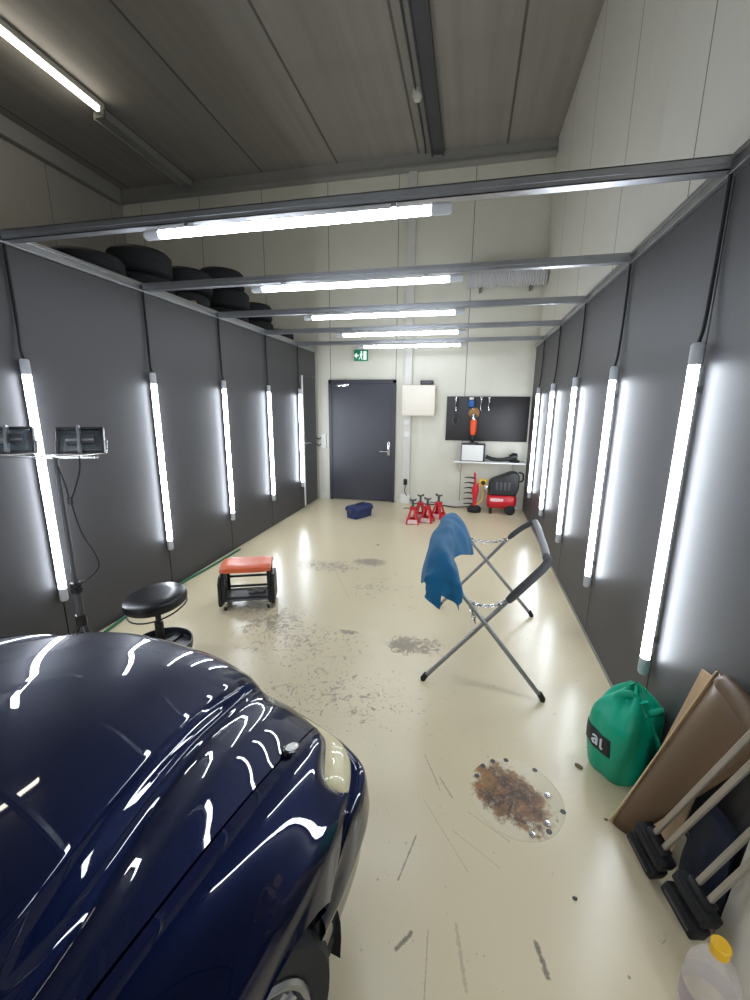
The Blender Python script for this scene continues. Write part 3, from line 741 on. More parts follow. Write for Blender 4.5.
# ------------------------------------------------------------------ work light stand
lx, ly = -2.30, 2.02
top = aty(52, 455, 1.98)
ls = thing('work_light_stand', 'black tripod stand with two floodlights in front of the left wall', 'light stand', (-2.155, 1.80, 0))
zt = 1.323
MB().rings([((0, 0, .30), .021), ((0, 0, .56), .021), ((0, 0, .561), .012), ((0, 0, zt), .012)], 14).build('pole', 'grey_dark', ls)
MB().rings([((0, 0, .54), .028), ((0, 0, .60), .028)], 14).cyl((0, 0, .57), (.05, -.01, .57), .008, n=8).build('clamp_knob', 'black_plastic', ls)
MB().rings([((-.30, -.075, zt), .009), ((.22, .055, zt), .009)], 12).build('cross_bar', 'steel', ls)
for a in (-.35, PI/2+.45, -PI/2-.45):
    ca, sa = math.cos(a), math.sin(a)
    MB().rings([((.0, 0, .36), .012), ((.22*ca, .22*sa, .008), .012)], 8).build('leg', 'black_plastic', ls)
    MB().rings([((0, 0, .12), .006), ((.13*ca, .13*sa, .155), .006)], 8).build('strut', 'black_plastic', ls)
MB().rings([((0, 0, .10), .017), ((0, 0, .40), .017)], 12).rings([((0, 0, .33), .028), ((0, 0, .40), .028)], 12).build('leg_hub', 'black_plastic', ls)
def flood(x, y, rz_):
    T = Tm(x, y, zt+.085) @ Rz(rz_) @ Matrix.Rotation(-.30, 4, 'X')
    mb = MB()
    # open frame with glass, seen from behind
    a, b_ = .105, .070
    fr = mb
    for (x0, x1, z0, z1) in ((-a, a, b_-.012, b_), (-a, a, -b_, -b_+.012), (-a, -a+.012, -b_, b_), (a-.012, a, -b_, b_)):
        fr.box(x0, x1, -.022, .022, z0, z1, bev=.003, T=T)
    o = fr.build('lamp_frame', 'black_plastic', ls)
    MB().box(-a+.01, a-.01, .008, .012, -b_+.01, b_-.01, T=T).build('glass', 'work_glass', o, smooth=False)
    MB().box(-a*.55, a*.55, -.02, .0, -b_*.25, b_*.45, bev=.004, T=T).build('lamp_core', 'grey_dark', o)
    mb = MB().box(-.006, .006, -.06, -.02, -b_, b_, T=T).box(-a*.6, a*.6, -.03, -.024, -.006, .006, T=T)
    mb.build('cooling_fins', 'galv_dark', o, smooth=False)
    MB().tube([tuple(T @ Vector(p)) for p in ((-a-.008, 0, 0), (-a-.008, 0, -.07), (0, 0, -.078), (a+.008, 0, -.07), (a+.008, 0, 0))], .006, 8).cyl((x, y, zt), (x, y, zt+.02), .012, n=10).build('bracket', 'steel', ls)
flood(.145, .036, .62); flood(-.215, -.054, .62)
MB().tube([(.18, -.02, zt+.01), (.17, -.02, zt-.06), (.13, -.03, zt-.17), (.09, -.03, zt-.22), (.06, -.02, zt-.14), (.02, -.01, zt-.05)], .004, 6, 6).build('cable', 'black_rubber', ls)
MB().tube([(.09, -.03, zt-.22), (.13, -.03, zt-.40), (.20, -.03, zt-.52), (.21, -.03, zt-.60), (.12, -.03, zt-.68), (.02, -.02, zt-.74)], .004, 6, 6).build('cable', 'black_rubber', ls)
MB().box(.08, .10, -.04, -.02, zt-.25, zt-.21, bev=.003).build('plug', 'black_plastic', ls)

# green hose on the floor by the left wall
pl = [at(x, y, .012) for x, y in ((105, 632), (130, 612), (160, 594), (190, 578), (215, 564), (240, 549))]
tag(MB().tube([(max(p.x, XL+.02), p.y, .012) for p in pl], .011, 8, 6).build('green_hose', 'green_hose'), 'thin green hose along the foot of the left wall', 'hose')

# ------------------------------------------------------------------ folding work stand
ws = thing('folding_work_stand', 'folding X-frame steel work stand with foam padded top bars', 'work stand', (.15, 2.7, 0))
O = Vector((.15, 2.7, 0))
def L(p): return tuple(Vector(p)-O)
yn, yf = 2.21, 3.20
fa = at(446, 604)
Afn, Aff = Vector((-.185, yn, .012)), Vector((-.16, yf-.02, .012))
Bfn, Bff = Vector((.485, yn-.03, .012)), Vector((.56, yf-.02, .012))
ZT = .80
Atn, Atf = Vector((.425, yn, ZT-.03)), Vector((.47, yf, ZT-.03))
Btn, Btf = Vector((-.125, yn-.03, ZT-.03)), Vector((-.10, yf-.02, ZT-.03))
def ubar(fn, tn, tf, ff, dx):
    e = Vector((dx, 0, .02))
    k = .16
    pts = [fn, fn.lerp(tn, .5), fn.lerp(tn, .84), tn+Vector((dx*.6, .06, .0)), tn+Vector((dx, k, .018)), tn.lerp(tf, .5)+Vector((dx*1.05, 0, .02)), tf+Vector((dx, -k, .018)), tf+Vector((dx*.6, -.06, 0)), ff.lerp(tf, .84), ff.lerp(tf, .5), ff]
    return cr([L(p) for p in pts], 8)
PA = ubar(Afn, Atn, Atf, Aff, .04); PB = ubar(Bfn, Btn, Btf, Bff, .0)
MB().rings([(p, .0125) for p in PA], 12).build('right_top_frame', 'tube_steel', ws)
MB().rings([(p, .0125) for p in PB], 12).build('left_top_frame', 'tube_steel', ws)
n = len(PA)
def padsec(P, a, b, name, m, r=.023):
    i0, i1 = int(n*a), int(n*b); seg = P[i0:i1+1]
    MB().rings([(p, r if 0 < k < len(seg)-1 else r*.8) for k, p in enumerate(seg)], 14).build(name, m, ws)
padsec(PA, .172, .40, 'foam_sleeve', 'foam'); padsec(PA, .402, .645, 'foam_sleeve', 'foam_grey', .0215); padsec(PA, .69, .81, 'foam_sleeve', 'foam', .02)
padsec(PB, .25, .75, 'foam_sleeve', 'foam')
for f in (Afn, Aff, Bfn, Bff):
    p = Vector(L(f)); MB().rings([((p.x, p.y, 0), .014), ((p.x, p.y, .012), .017), ((p.x+(.02 if f.x < .2 else -.02), p.y, .045), .016)], 12).build('foot_cap', 'black_rubber', ws)
for fn_, tn_, f2, t2 in ((Afn, Atn, Bfn, Btn), (Aff, Atf, Bff, Btf)):
    # crossing of the two legs
    best = min(((fn_.lerp(tn_, i/60)-f2.lerp(t2, j/60)).length, i, j) for i in range(61) for j in range(61))
    p = fn_.lerp(tn_, best[1]/60); q = f2.lerp(t2, best[2]/60); m_ = (p+q)/2
    MB().cyl(L(m_+Vector((0, -.035, 0))), L(m_+Vector((0, .035, 0))), .009, n=10).build('pivot_bolt', 'steel', ws)
def chain(p, q, sag, nl):
    mb = MB(); p, q = Vector(L(p)), Vector(L(q)); P = []
    for i in range(nl+1):
        t = i/nl; P.append(p.lerp(q, t)+Vector((0, 0, -sag*4*t*(1-t))))
    for i in range(nl):
        a, b = P[i], P[i+1]; d = (b-a).normalized(); nrm = d.cross(Vector((0, 1, 0))).normalized() if i % 2 else Vector((0, 1, 0)); nrm = (nrm-d*nrm.dot(d)).normalized()
        c = (a+b)/2; hl = (b-a).length*.72; wd = hl*.55
        mb.tube([c+d*hl*math.cos(t)+nrm*wd*math.sin(t) for t in [2*PI*k/10 for k in range(11)]], .0045, 5)
    mb.build('chain', 'steel', ws)
chain(Bfn.lerp(Btn, .72), Afn.lerp(Atn, .74), .035, 13)
chain(Bff.lerp(Btf, .78), Aff.lerp(Atf, .80), .03, 13)
chain(Bfn.lerp(Btn, .70), Bfn.lerp(Btn, .70)+Vector((.035, -.02, -.10)), .0, 5)

# blue towel over the left bar
TW = [  # across the bar: outer hem ... inner hem, near end first
    [(-.189, 2.12, .581), (-.150, 2.09, .560), (-.102, 2.07, .540), (-.088, 2.10, .612), (-.055, 2.12, .580), (-.022, 2.11, .555), (.003, 2.10, .530)],
    [(-.186, 2.14, .650), (-.152, 2.12, .640), (-.110, 2.11, .640), (-.080, 2.12, .660), (-.048, 2.12, .660), (-.014, 2.115, .625), (.008, 2.11, .565)],
    [(-.190, 2.16, .690), (-.155, 2.15, .712), (-.112, 2.15, .722), (-.080, 2.13, .724), (-.040, 2.13, .715), (-.004, 2.135, .665), (.014, 2.14, .590)],
    [(-.215, 2.28, .590), (-.205, 2.28, .690), (-.180, 2.27, .780), (-.122, 2.26, .815), (-.070, 2.26, .785), (-.020, 2.28, .690), (.010, 2.30, .590)],
    [(-.225, 2.52, .600), (-.212, 2.52, .700), (-.185, 2.52, .805), (-.125, 2.52, .832), (-.080, 2.52, .800), (-.060, 2.52, .700), (-.045, 2.55, .600)],
    [(-.205, 2.76, .600), (-.190, 2.76, .700), (-.165, 2.76, .808), (-.110, 2.76, .836), (-.062, 2.76, .800), (-.040, 2.76, .700), (-.035, 2.76, .595)],
    [(-.200, 2.98, .580), (-.175, 2.98, .700), (-.150, 2.98, .806), (-.095, 2.98, .828), (-.030, 2.98, .775), (.025, 2.98, .660), (.055, 2.98, .540)],
    [(-.190, 3.13, .560), (-.160, 3.13, .680), (-.130, 3.13, .785), (-.075, 3.13, .805), (.010, 3.13, .735), (.070, 3.13, .625), (.085, 3.12, .490)]]
rowsT = [cr([Vector(p) for p in r], 6) for r in TW]
nc = len(rowsT[0]); full = [cr([r[k] for r in rowsT], 6) for k in range(nc)]
o_ = Vector((-.12, 2.6, .6))
mb = MB(); rows = []
for k, colp in enumerate(full):
    rr = []
    for j, p in enumerate(colp):
        wv = .007*math.sin(j*.55+k*.25)+.004*math.sin(j*1.3-k*.4)
        rr.append(p+Vector((wv, 0, wv*.6))-o_)
    rows.append(rr)
mb.grid(rows)
tw = mb.build('blue_towel', 'towel_blue', solid=.006, subsurf=1, offset=0)
tw.location = o_
tag(tw, 'blue microfibre towel draped over the left top bar of the folding work stand', 'towel')

# ------------------------------------------------------------------ green bag
bc = Vector((.757, 1.80, 0))
bg = thing('green_bag', 'green plastic bag tied at the top, on the floor by the right wall', 'bag', bc)
prof = [(.00, .92), (.03, 1.0), (.10, 1.06), (.18, 1.08), (.26, 1.06), (.30, .98), (.335, .80), (.36, .58), (.38, .36), (.395, .22), (.40, .05)]
rnd = random.Random(3); nk = 48
rows = []
for i, (z, s) in enumerate(cr([Vector((s, 0, z)) for z, s in prof], 3) and [(p.z, p.x) for p in cr([Vector((s, 0, z)) for z, s in prof], 3)]):
    rr = []
    for k in range(nk):
        a = 2*PI*k/nk
        sq = 1/((abs(math.cos(a))**3.2+abs(math.sin(a))**3.2)**(1/3.2))
        fold = 1+.03*math.sin(3*a+z*9)+.022*math.sin(7*a-z*14+1)+.015*math.sin(13*a+z*25)*(.4+z*3)
        up = max(0, (z-.25)/.15); fold += up*.10*math.sin(8*a+.7)
        ox = .035*up; oy = .01*up
        rr.append((.128*s*sq*fold+0 if False else math.cos(a)*.125*s*sq*fold+ox, math.sin(a)*.105*s*sq*fold+oy, max(0, z+.02*up*math.sin(5*a))))
    rows.append(rr)
mb = MB(); mb.grid(rows, closed_u=True)
T_ = Rz(.55)
mb.bm.faces.new([v for v in mb.bm.verts][:nk][::-1])
bmesh.ops.transform(mb.bm, matrix=T_, verts=mb.bm.verts)
bag_o = mb.build('bag_body', 'bag_green', bg, angle=50)
# tied top: knot, loops and tail
mb = MB().rings([((.03, -.02, .36), .035), ((.04, -.035, .33), .028), ((.05, -.05, .31), .022)], 14)
mb.build('knot', 'bag_green', bg)
for (pts, w_) in (([(.045, -.05, .32), (.09, -.07, .36), (.12, -.03, .33), (.13, .0, .26), (.135, .0, .17)], .018), ([(.04, -.04, .325), (.0, -.03, .385), (-.05, -.01, .37), (-.08, .0, .32)], .022), ([(.045, -.05, .325), (.07, -.09, .28), (.09, -.11, .22)], .014)):
    P = cr(pts, 6)
    MB().grid([[p+Vector((0, 0, w_)), p+Vector((.006, -.006, 0)), p-Vector((0, 0, w_))] for p in P]).build('bag_loop', 'bag_green', bg, solid=.003)
# dark label with pale letters on the side facing the stand
th = math.radians(196)
nv = Vector((math.cos(th), math.sin(th), 0)); tv_ = Vector((-math.sin(th), math.cos(th), 0))
from mathutils.bvhtree import BVHTree
bt_ = BVHTree.FromPolygons([v.co for v in bag_o.data.vertices], [p.vertices for p in bag_o.data.polygons])
def on_bag(s_, z, off):
    o = nv*.4+tv_*s_+Vector((0, 0, z)); h = bt_.ray_cast(o, -nv)
    return (h[0] if h[0] else nv*.13+tv_*s_+Vector((0, 0, z)))+nv*off
rows = [[on_bag(-.075+.15*k/12, .12+.085*i/8, .002) for k in range(13)] for i in range(9)]
MB().grid(rows).build('label_patch', 'bag_label', bg, solid=.003, offset=0)
mb = MB()
for ch_, x0 in (('a', -.005), ('l', .036)):
    for st_ in GL[ch_]:
        for p, q in zip(st_, st_[1:]):
            mb.cyl(on_bag(x0+p[0]*.05, .142+p[1]*.045, .006), on_bag(x0+q[0]*.05, .142+q[1]*.045, .006), .0045, n=6)
mb.build('lettering', 'letter_white', bg)

# ------------------------------------------------------------------ sheets leaning on the right wall
# cardboard sheet
def slab(name, mname, P, thick, label, cat):
    """P = bottom-near, bottom-far, top-far, top-near corner points"""
    c = sum((Vector(p) for p in P), Vector())/4; c.z = 0
    mb = MB(); P = [Vector(p)-c for p in P]; nrm = (P[1]-P[0]).cross(P[3]-P[0]).normalized()*thick
    A = [mb.bm.verts.new(p) for p in P]; B = [mb.bm.verts.new(p+nrm) for p in P]
    mb.bm.faces.new(A); mb.bm.faces.new(B[::-1])
    for k in range(4): mb.bm.faces.new((A[k], B[k], B[(k+1) % 4], A[(k+1) % 4]))
    o = mb.build(name, mname, smooth=False, bevel=.002); o.location = c
    return tag(o, label, cat)
slab('cardboard_sheet', 'cardboard', [(.80, 1.40, .004), (.78, 1.66, .004), (.893, 1.60, .66), (.893, 1.40, .70)], .006, 'pale brown cardboard sheet leaning on the right wall behind the brown sheet', 'cardboard')
# brown sheet, slightly rolled along its near edge
bs = thing('brown_sheet', 'large dark brown sheet with a pale edge leaning on the right wall', 'sheet', (.78, 1.35, 0))
o_ = Vector((.78, 1.35, 0))
bl, br = Vector((.655, 1.52, .005)), Vector((.70, 1.40, .005))
far0, far1 = at(612, 822, .006), Vector((.872, 1.47, .73))
near0, near1 = at(632, 838, .006), Vector((.872, 1.18, .70))
rows = []
for i in range(13):
    t = i/12; a = far0.lerp(far1, t); b = near0.lerp(near1, t); rr = []
    for k in range(15):
        s = k/14; p = a.lerp(b, s)
        p += Vector((-.035*math.sin(PI*s)*(.3+.7*t), 0, .03*math.sin(PI*s)*t))
        rr.append(p-o_)
    rows.append(rr)
MB().grid(rows).build('sheet', 'brown_sheet', bs, solid=.006)
e = [r[0] for r in rows]
lab(MB().grid([[p+Vector((-.010, .004, .0)), p+Vector((.004, .012, .0))] for p in e]).build('sheet_edge', 'card_edge', bs, solid=.004), 'pale cut edge')
# rolled upper end
pts = [Vector((.882, 1.41, .735))-o_, Vector((.88, 1.32, .735))-o_, Vector((.878, 1.19, .715))-o_]
mb = MB(); rows = []
for p in cr(pts, 5):
    rows.append([p+Vector((-.025+.03*math.cos(t), 0, .03*math.sin(t)-.005)) for t in [PI*1.9*k/18-.4 for k in range(19)]])
mb.grid(rows); mb.build('rolled_end', 'brown_sheet', bs, solid=.005)

# ------------------------------------------------------------------ support poles with black foot clamps
def clamp_pole(P0, d, label, rz):
    """pair of thin rails rising from a black double jaw at P0"""
    r = thing('support_pole', label, 'pole', (P0.x, P0.y, 0), group='support poles leaning on the right wall')
    d = Vector(d).normalized(); side = Vector((.34, -.94, 0)); side = (side-d*side.dot(d)).normalized(); up = side.cross(d).normalized()
    M_ = Matrix((side, up, d)).transposed().to_4x4(); T = Tm(0, 0, P0.z) @ M_
    for s in (-1, 1):
        MB().box(s*.022-.008, s*.022+.008, -.008, .008, .06, LEN, bev=.003, T=T).build('rail', 'pole_alu', r, smooth=False)
    MB().box(-.042, .042, -.018, .018, .05, .11, bev=.005, T=T).build('clamp_body', 'black_plastic', r)
    for k, (za, zb) in enumerate(((-.022, .024), (.046, .086))):
        MB().box(-.066, .066, -.030, .030, za, zb, bev=.008, T=T).box(-.055, .055, .03, .034, za+.008, zb-.008, bev=.002, T=T).build('jaw', 'black_rubber', r)
    MB().box(-.055, .055, -.012, .012, .0, .06, bev=.004, T=T).build('jaw_link', 'black_plastic', r)
    MB().box(-.05, .05, .031, .035, -.004, .004, T=T).build('ridge', 'grey_dark', r, smooth=False)
    return r
LEN = .72
P0 = Vector((.700, 1.352, .055))
clamp_pole(P0, Vector((.805, 1.175, .67))-P0, 'farther of two silver support poles with black rubber jaws, against the brown sheet', 0)
LEN = .45
P0 = Vector((.750, 1.190, .055))
clamp_pole(P0, Vector((.866, 1.150, .42))-P0, 'nearer of two silver support poles with black rubber jaws, beside the pale board', 0)

# dark blue sack behind the poles
rows = []
for i in range(9):
    t = i/8; z = .30*t
    rows.append([(.04*math.cos(a)*(1.0-.35*t*t)*(1+.12*math.sin(3*a+4*t))+.025*t, .10*math.sin(a)*(1-.35*t*t)*(1+.1*math.sin(5*a+7*t)), z) for a in [2*PI*k/24 for k in range(24)]])
mb = MB().grid(rows, closed_u=True); mb.bm.verts.ensure_lookup_table()
mb.bm.faces.new([mb.bm.verts[-24+k] for k in range(24)]); mb.bm.faces.new([mb.bm.verts[k] for k in range(24)][::-1])
o = mb.build('blue_sack', 'blue_sack'); o.location = (.845, 1.30, 0)
tag(o, 'dark blue sack behind the nearer support pole at the right wall', 'sack')

# pale board leaning near the camera
slab('pale_board', 'pale_board', [(.76, .55, .002), (.832, 1.175, .002), (.893, 1.215, .40), (.893, .55, .42)], .02, 'pale grey board leaning on the right wall beside the clear bottle', 'board')

# clear bottle with yellow cap
bp = at(712, 1000, 0.0)
bt = thing('clear_bottle', 'clear plastic bottle with yellow cap at the lower right of the floor', 'bottle', (.697, .955, 0))
MB().lathe([(0, .004), (.05, .0), (.058, .008), (.06, .03), (.06, .15), (.056, .18), (.04, .215), (.022, .235), (.016, .245), (.016, .26), (.0, .262)], 32).build('body', 'bottle_clear', bt)
MB().lathe([(.0605, .06), (.0607, .062), (.0607, .12), (.0605, .122)], 32, caps=False).build('label_band', 'bottle_label', bt)
MB().lathe([(.017, .247), (.021, .248), (.022, .275), (.018, .281), (0, .282)], 24).build('cap', 'yellow_plastic', bt)

# ------------------------------------------------------------------ floor plate and debris
pc = at(517, 796)
pl_ = thing('floor_plate', 'round rust-stained cover plate screwed to the floor', 'floor plate', (.278, 1.535, 0))
rows = []
mb = MB().lathe([(0, .0016), (.185, .0016), (.190, .001), (.192, 0), (0, 0)], 56); mb.build('plate', 'rusty_plate', pl_)
for px, py in ((547, 796), (547, 824), (532, 835)):
    p = at(px, py)-pl_.location
    MB().lathe([(.012, .0015), (.012, .006), (.006, .0065), (.006, .009), (0, .0095)], 14, Tm(p.x, p.y, 0)).build('screw', 'steel', pl_)
for px, py in ((483, 766), (492, 760), (505, 757), (538, 766), (477, 776), (578/1.0-15, 812), (549, 832)):
    p = at(px, py)-pl_.location; p.z = 0
    if p.length > .185: p *= .182/p.length
    MB().lathe([(.012, .0015), (.011, .0024), (0, .0024)], 8, Tm(p.x, p.y, 0)).build('screw_hole', 'grey_dark', pl_)
def debris(px, py, a, b, h, m, label, rz):
    p = at(px, py); r = random.Random(px)
    poly = [(a*math.cos(t)*(1+.25*r.uniform(-1, 1)), b*math.sin(t)*(1+.25*r.uniform(-1, 1))) for t in [2*PI*k/9 for k in range(9)]]
    o = MB().prism(poly, 0, h, 'xy').build('debris_chip', m, smooth=False, bevel=h*.2); o.location = (p.x, p.y, 0); o.rotation_euler = (0, 0, rz)
    tag(o, label, 'debris', 'bits lying on the floor')
debris(579, 767, .018, .010, .008, 'rust_debris', 'brown crumb of debris between the rusty plate and the green bag', -.5)
debris(575, 899, .008, .005, .005, 'black_plastic', 'small black crumb on the floor left of the black pole jaws', 0)
debris(606, 820, .007, .005, .004, 'rust_debris', 'tiny brown crumb at the corner of the brown sheet', 0)
debris(378, 545, .02, .008, .004, 'grey_dark', 'small dark flake on the floor before the blue toolbox', .2)

# ------------------------------------------------------------------ tyres on the loft
def tyre_obj(rim):
    r = thing('loft_tyre', 'x', 'tyre', (0, 0, 0), group='tyres stored on the loft above the left wall')
    R, w = .32, .105
    MB().lathe([(.20, -w*.8), (.25, -w), (R-.03, -w*.95), (R, -w*.7), (R+.003, 0), (R, w*.7), (R-.03, w*.95), (.25, w), (.20, w*.8)], 40, caps=False).build('rubber', 'tyre_rubber', r)
    mb = MB()
    for s in (-.055, 0, .055): mb.lathe([(R-.002, s-.006), (R+.006, s-.004), (R+.006, s+.004), (R-.002, s+.006)], 40, caps=False)
    mb.build('tread', 'tyre_rubber', r)
    if rim:
        mb = MB().lathe([(.205, -w*.8), (.205, w*.75), (.19, w*.6), (.06, w*.35), (0, w*.35)], 40)
        lab(mb.build('rim', 'rim_silver', r), 'silver wheel rim')
    return r
ty = tyre_obj(False); tz = 2.49
def atx(px, py, x):
    d = ROT @ np.array([px-375, py-500, F]); return Vector((0, 0, CAMH))+Vector(d)*float(x/d[0])
ty.scale = (.80, .80, 1)
cy = [atx(px, py, -2.93).y for px, py in ((100, 262), (141, 270), (183, 280), (224, 285), (262, 310))]
flat = [(-2.93, cy[0]-.13, 0, 0), (-2.93, cy[1], 0, 0), (-2.95, cy[1]+.02, 1, 0), (-2.95, cy[2], 0, 0), (-2.92, cy[2]+.02, 1, 0), (-2.93, cy[3], 0, 0), (-2.93, cy[3]+.68, 0, 0), (-2.95, cy[3]+.70, 1, 0)]
names = ['single tyre lying nearest on the loft above the left wall', 'lower tyre of the nearest stack of two on the loft', 'upper tyre of the nearest stack of two on the loft',
         'lower tyre of the middle stack on the loft', 'upper tyre of the middle stack on the loft', 'bottom tyre of the highest stack of three on the loft', 'lower tyre of the far stack on the loft', 'upper tyre of the far stack on the loft']
for i, ((x, y, l, _), nm) in enumerate(zip(flat, names)):
    z = tz+.106+l*.214
    if i == 0: ty.location = (x, y, z); ty['label'] = nm
    else: dup(ty, (x, y, z), .3*i, nm)
dup(ty, (-2.92, cy[3]+.03, tz+.32), 0, 'second tyre from the bottom of the highest stack on the loft')
dup(ty, (-2.96, cy[3], tz+.534), 0, 'topmost tyre of the highest stack on the loft')
dup(ty, (-2.93, min(6.56, cy[3]+1.36), tz+.106), .4, 'farthest tyre lying on the loft against the back wall')
wl = tyre_obj(True); wl['label'] = 'upright wheel with a silver rim on the loft beside the middle stack'; wl.location = (-3.9, 4.9, tz+.33); wl.rotation_euler = (PI/2, 0, .5)
# pale strip light tube lying on the loft, catching the light
tag(MB().tube([(-2.60, 3.98, tz+.03), (-2.60, 4.34, tz+.03)], .02, 10).build('plastic_pipe', 'white_plastic'), 'short pale pipe lying on the loft edge beside the tyres', 'pipe')
o = MB().box(-.02, .02, -.11, .11, 0, .05, bev=.004, T=None).build('wood_block', 'cardboard'); o.location = (-2.60, 3.78, 2.49); o.rotation_euler = (0, 0, .5)
tag(o, 'short wooden block on the loft edge above the left rail', 'block')

# ------------------------------------------------------------------ the car (local axes: x right, y forward)
TH = math.radians(9)
car = thing('car', 'dark navy blue car with yellowed headlight, nose towards the room, at the lower left', 'car', (-1.13, .631, 0), -TH)
def samp(tab, n):
    """n+1 samples along a key polyline, keys evenly spaced in the parameter"""
    P = [Vector(p) for p in tab]; k = len(P)-1; step = 24; D = cr(P, step); out = []
    for i in range(n+1):
        t = i/n*k*step; j = min(int(t), len(D)-2); out.append(D[j].lerp(D[j+1], t-j))
    return out
def across(cols, keys, n):
    """rows from columns; cr across keys"""
    rows = []
    for r in zip(*cols): rows.append(cr(list(r), n))
    return rows
NL = 40
# hood key columns: (v, u, z) from cowl to nose
def C(*p): return [(v, u, z) for (u, v, z) in p]
c_ctr = C((-.80, 0, .965), (-.50, 0, .950), (-.22, 0, .924), (.02, 0, .890), (.22, 0, .852), (.40, 0, .811), (.535, 0, .760), (.612, 0, .706), (.638, 0, .645))
c_a = C((-.80, .30, .955), (-.50, .28, .939), (-.22, .26, .914), (.02, .24, .880), (.22, .22, .843), (.40, .20, .803), (.53, .19, .754), (.607, .18, .702), (.633, .18, .64))
c_cri = C((-.78, .64, .935), (-.50, .62, .918), (-.22, .55, .893), (.02, .46, .856), (.22, .41, .816), (.40, .365, .772), (.51, .345, .736), (.577, .335, .694), (.602, .33, .635))
c_cr = C((-.78, .70, .932), (-.50, .68, .910), (-.22, .592, .885), (.02, .503, .842), (.22, .445, .798), (.40, .41, .751), (.505, .39, .717), (.570, .38, .676), (.594, .375, .622))
c_val = C((-.78, .725, .922), (-.50, .715, .894), (-.22, .648, .848), (.02, .545, .800), (.22, .480, .758), (.40, .445, .713), (.495, .432, .686), (.557, .428, .655), (.580, .425, .612))
c_out = C((-.78, .745, .918), (-.50, .735, .892), (-.22, .70, .856), (.02, .63, .814), (.22, .585, .777), (.38, .565, .734), (.47, .555, .700), (.527, .55, .660), (.545, .55, .625))
c_gap = C((-.78, .765, .915), (-.50, .757, .894), (-.22, .740, .862), (.02, .712, .812), (.22, .690, .760), (.36, .678, .714), (.425, .672, .692), (.470, .668, .672), (.484, .667, .650))
hcols = [samp(c, NL) for c in (c_ctr, c_a, c_cri, c_cr, c_val, c_out, c_gap)]
rows = []
for r in across(hcols, None, 6):
    half = [Vector(p) for p in r]
    full = [Vector((-p.x, p.y, p.z)) for p in half[::-1]][:-1]+half
    rows.append(full)
mb = MB().grid(rows)
# turn the outer edges down
for s in (-1, 1):
    e = [r[-1 if s > 0 else 0] for r in rows]
    mb.grid([[p, p+Vector((-s*.002, 0, -.03))] for p in e])
mb.grid([[p, p+Vector((0, -.02, -.02))] for p in rows[-1]])
mb.build('hood', 'navy_paint', car, angle=60)
# dark body structure under the gaps
mb = MB()
for s in (-1, 1):
    g_ = hcols[-1]; mb.grid([[Vector((s*(p.x-.03), p.y, p.z-.035)), Vector((s*(p.x+.035), p.y, p.z-.04))] for p in g_])
mb.build('gap_seal', 'under_black', car)

# fenders
UH, RW, RA = -.08, .30, .345
def fender_cols(s):
    gp = [(v+.005, u, z) for (v, u, z) in c_gap]
    k = 8
    sh = C((-.78, .800, .903), (-.50, .790, .882), (-.22, .772, .850), (.02, .745, .800), (.22, .722, .748), (.34, .712, .712), (.40, .708, .692), (.437, .708, .672), (.455, .712, .648))
    s1 = C((-.78, .832, .865), (-.50, .822, .850), (-.22, .810, .812), (.02, .786, .770), (.17, .768, .735), (.26, .762, .706), (.31, .760, .686), (.345, .761, .660), (.356, .764, .634))
    s2 = C((-.78, .855, .800), (-.50, .852, .785), (-.26, .848, .755), (-.03, .834, .725), (.12, .820, .692), (.22, .810, .665), (.28, .805, .645), (.335, .802, .618), (.362, .800, .602))
    s3 = C((-.78, .868, .70), (-.50, .868, .72), (-.28, .870, .712), (-.08, .866, .688), (.08, .858, .656), (.20, .848, .622), (.28, .840, .598), (.345, .830, .575), (.385, .824, .558))
    s4 = []
    a0 = [None, 200, 150, 112, 92, 74, 58, 45, 36]
    for i in range(9):
        if i == 0: s4.append((.872, -.78, .45))
        elif i == 1: s4.append((.872, -.50, .40))
        else:
            a = math.radians(a0[i]); s4.append((.876, UH+RA*math.cos(a), .30+RA*math.sin(a)))
    s4[-1] = (.868, .165, .515)
    lip = [(v-.02, UH+(u-UH)*.985, .3+(z-.3)*.985) for v, u, z in s4]
    inn = [(v-.05, UH+(u-UH)*.985, .3+(z-.3)*.985) for v, u, z in s4]
    return gp, sh, s1, s2, s3, s4, lip, inn
gp, sh_, s1, s2, s3, s4, lip, inn = fender_cols(1)
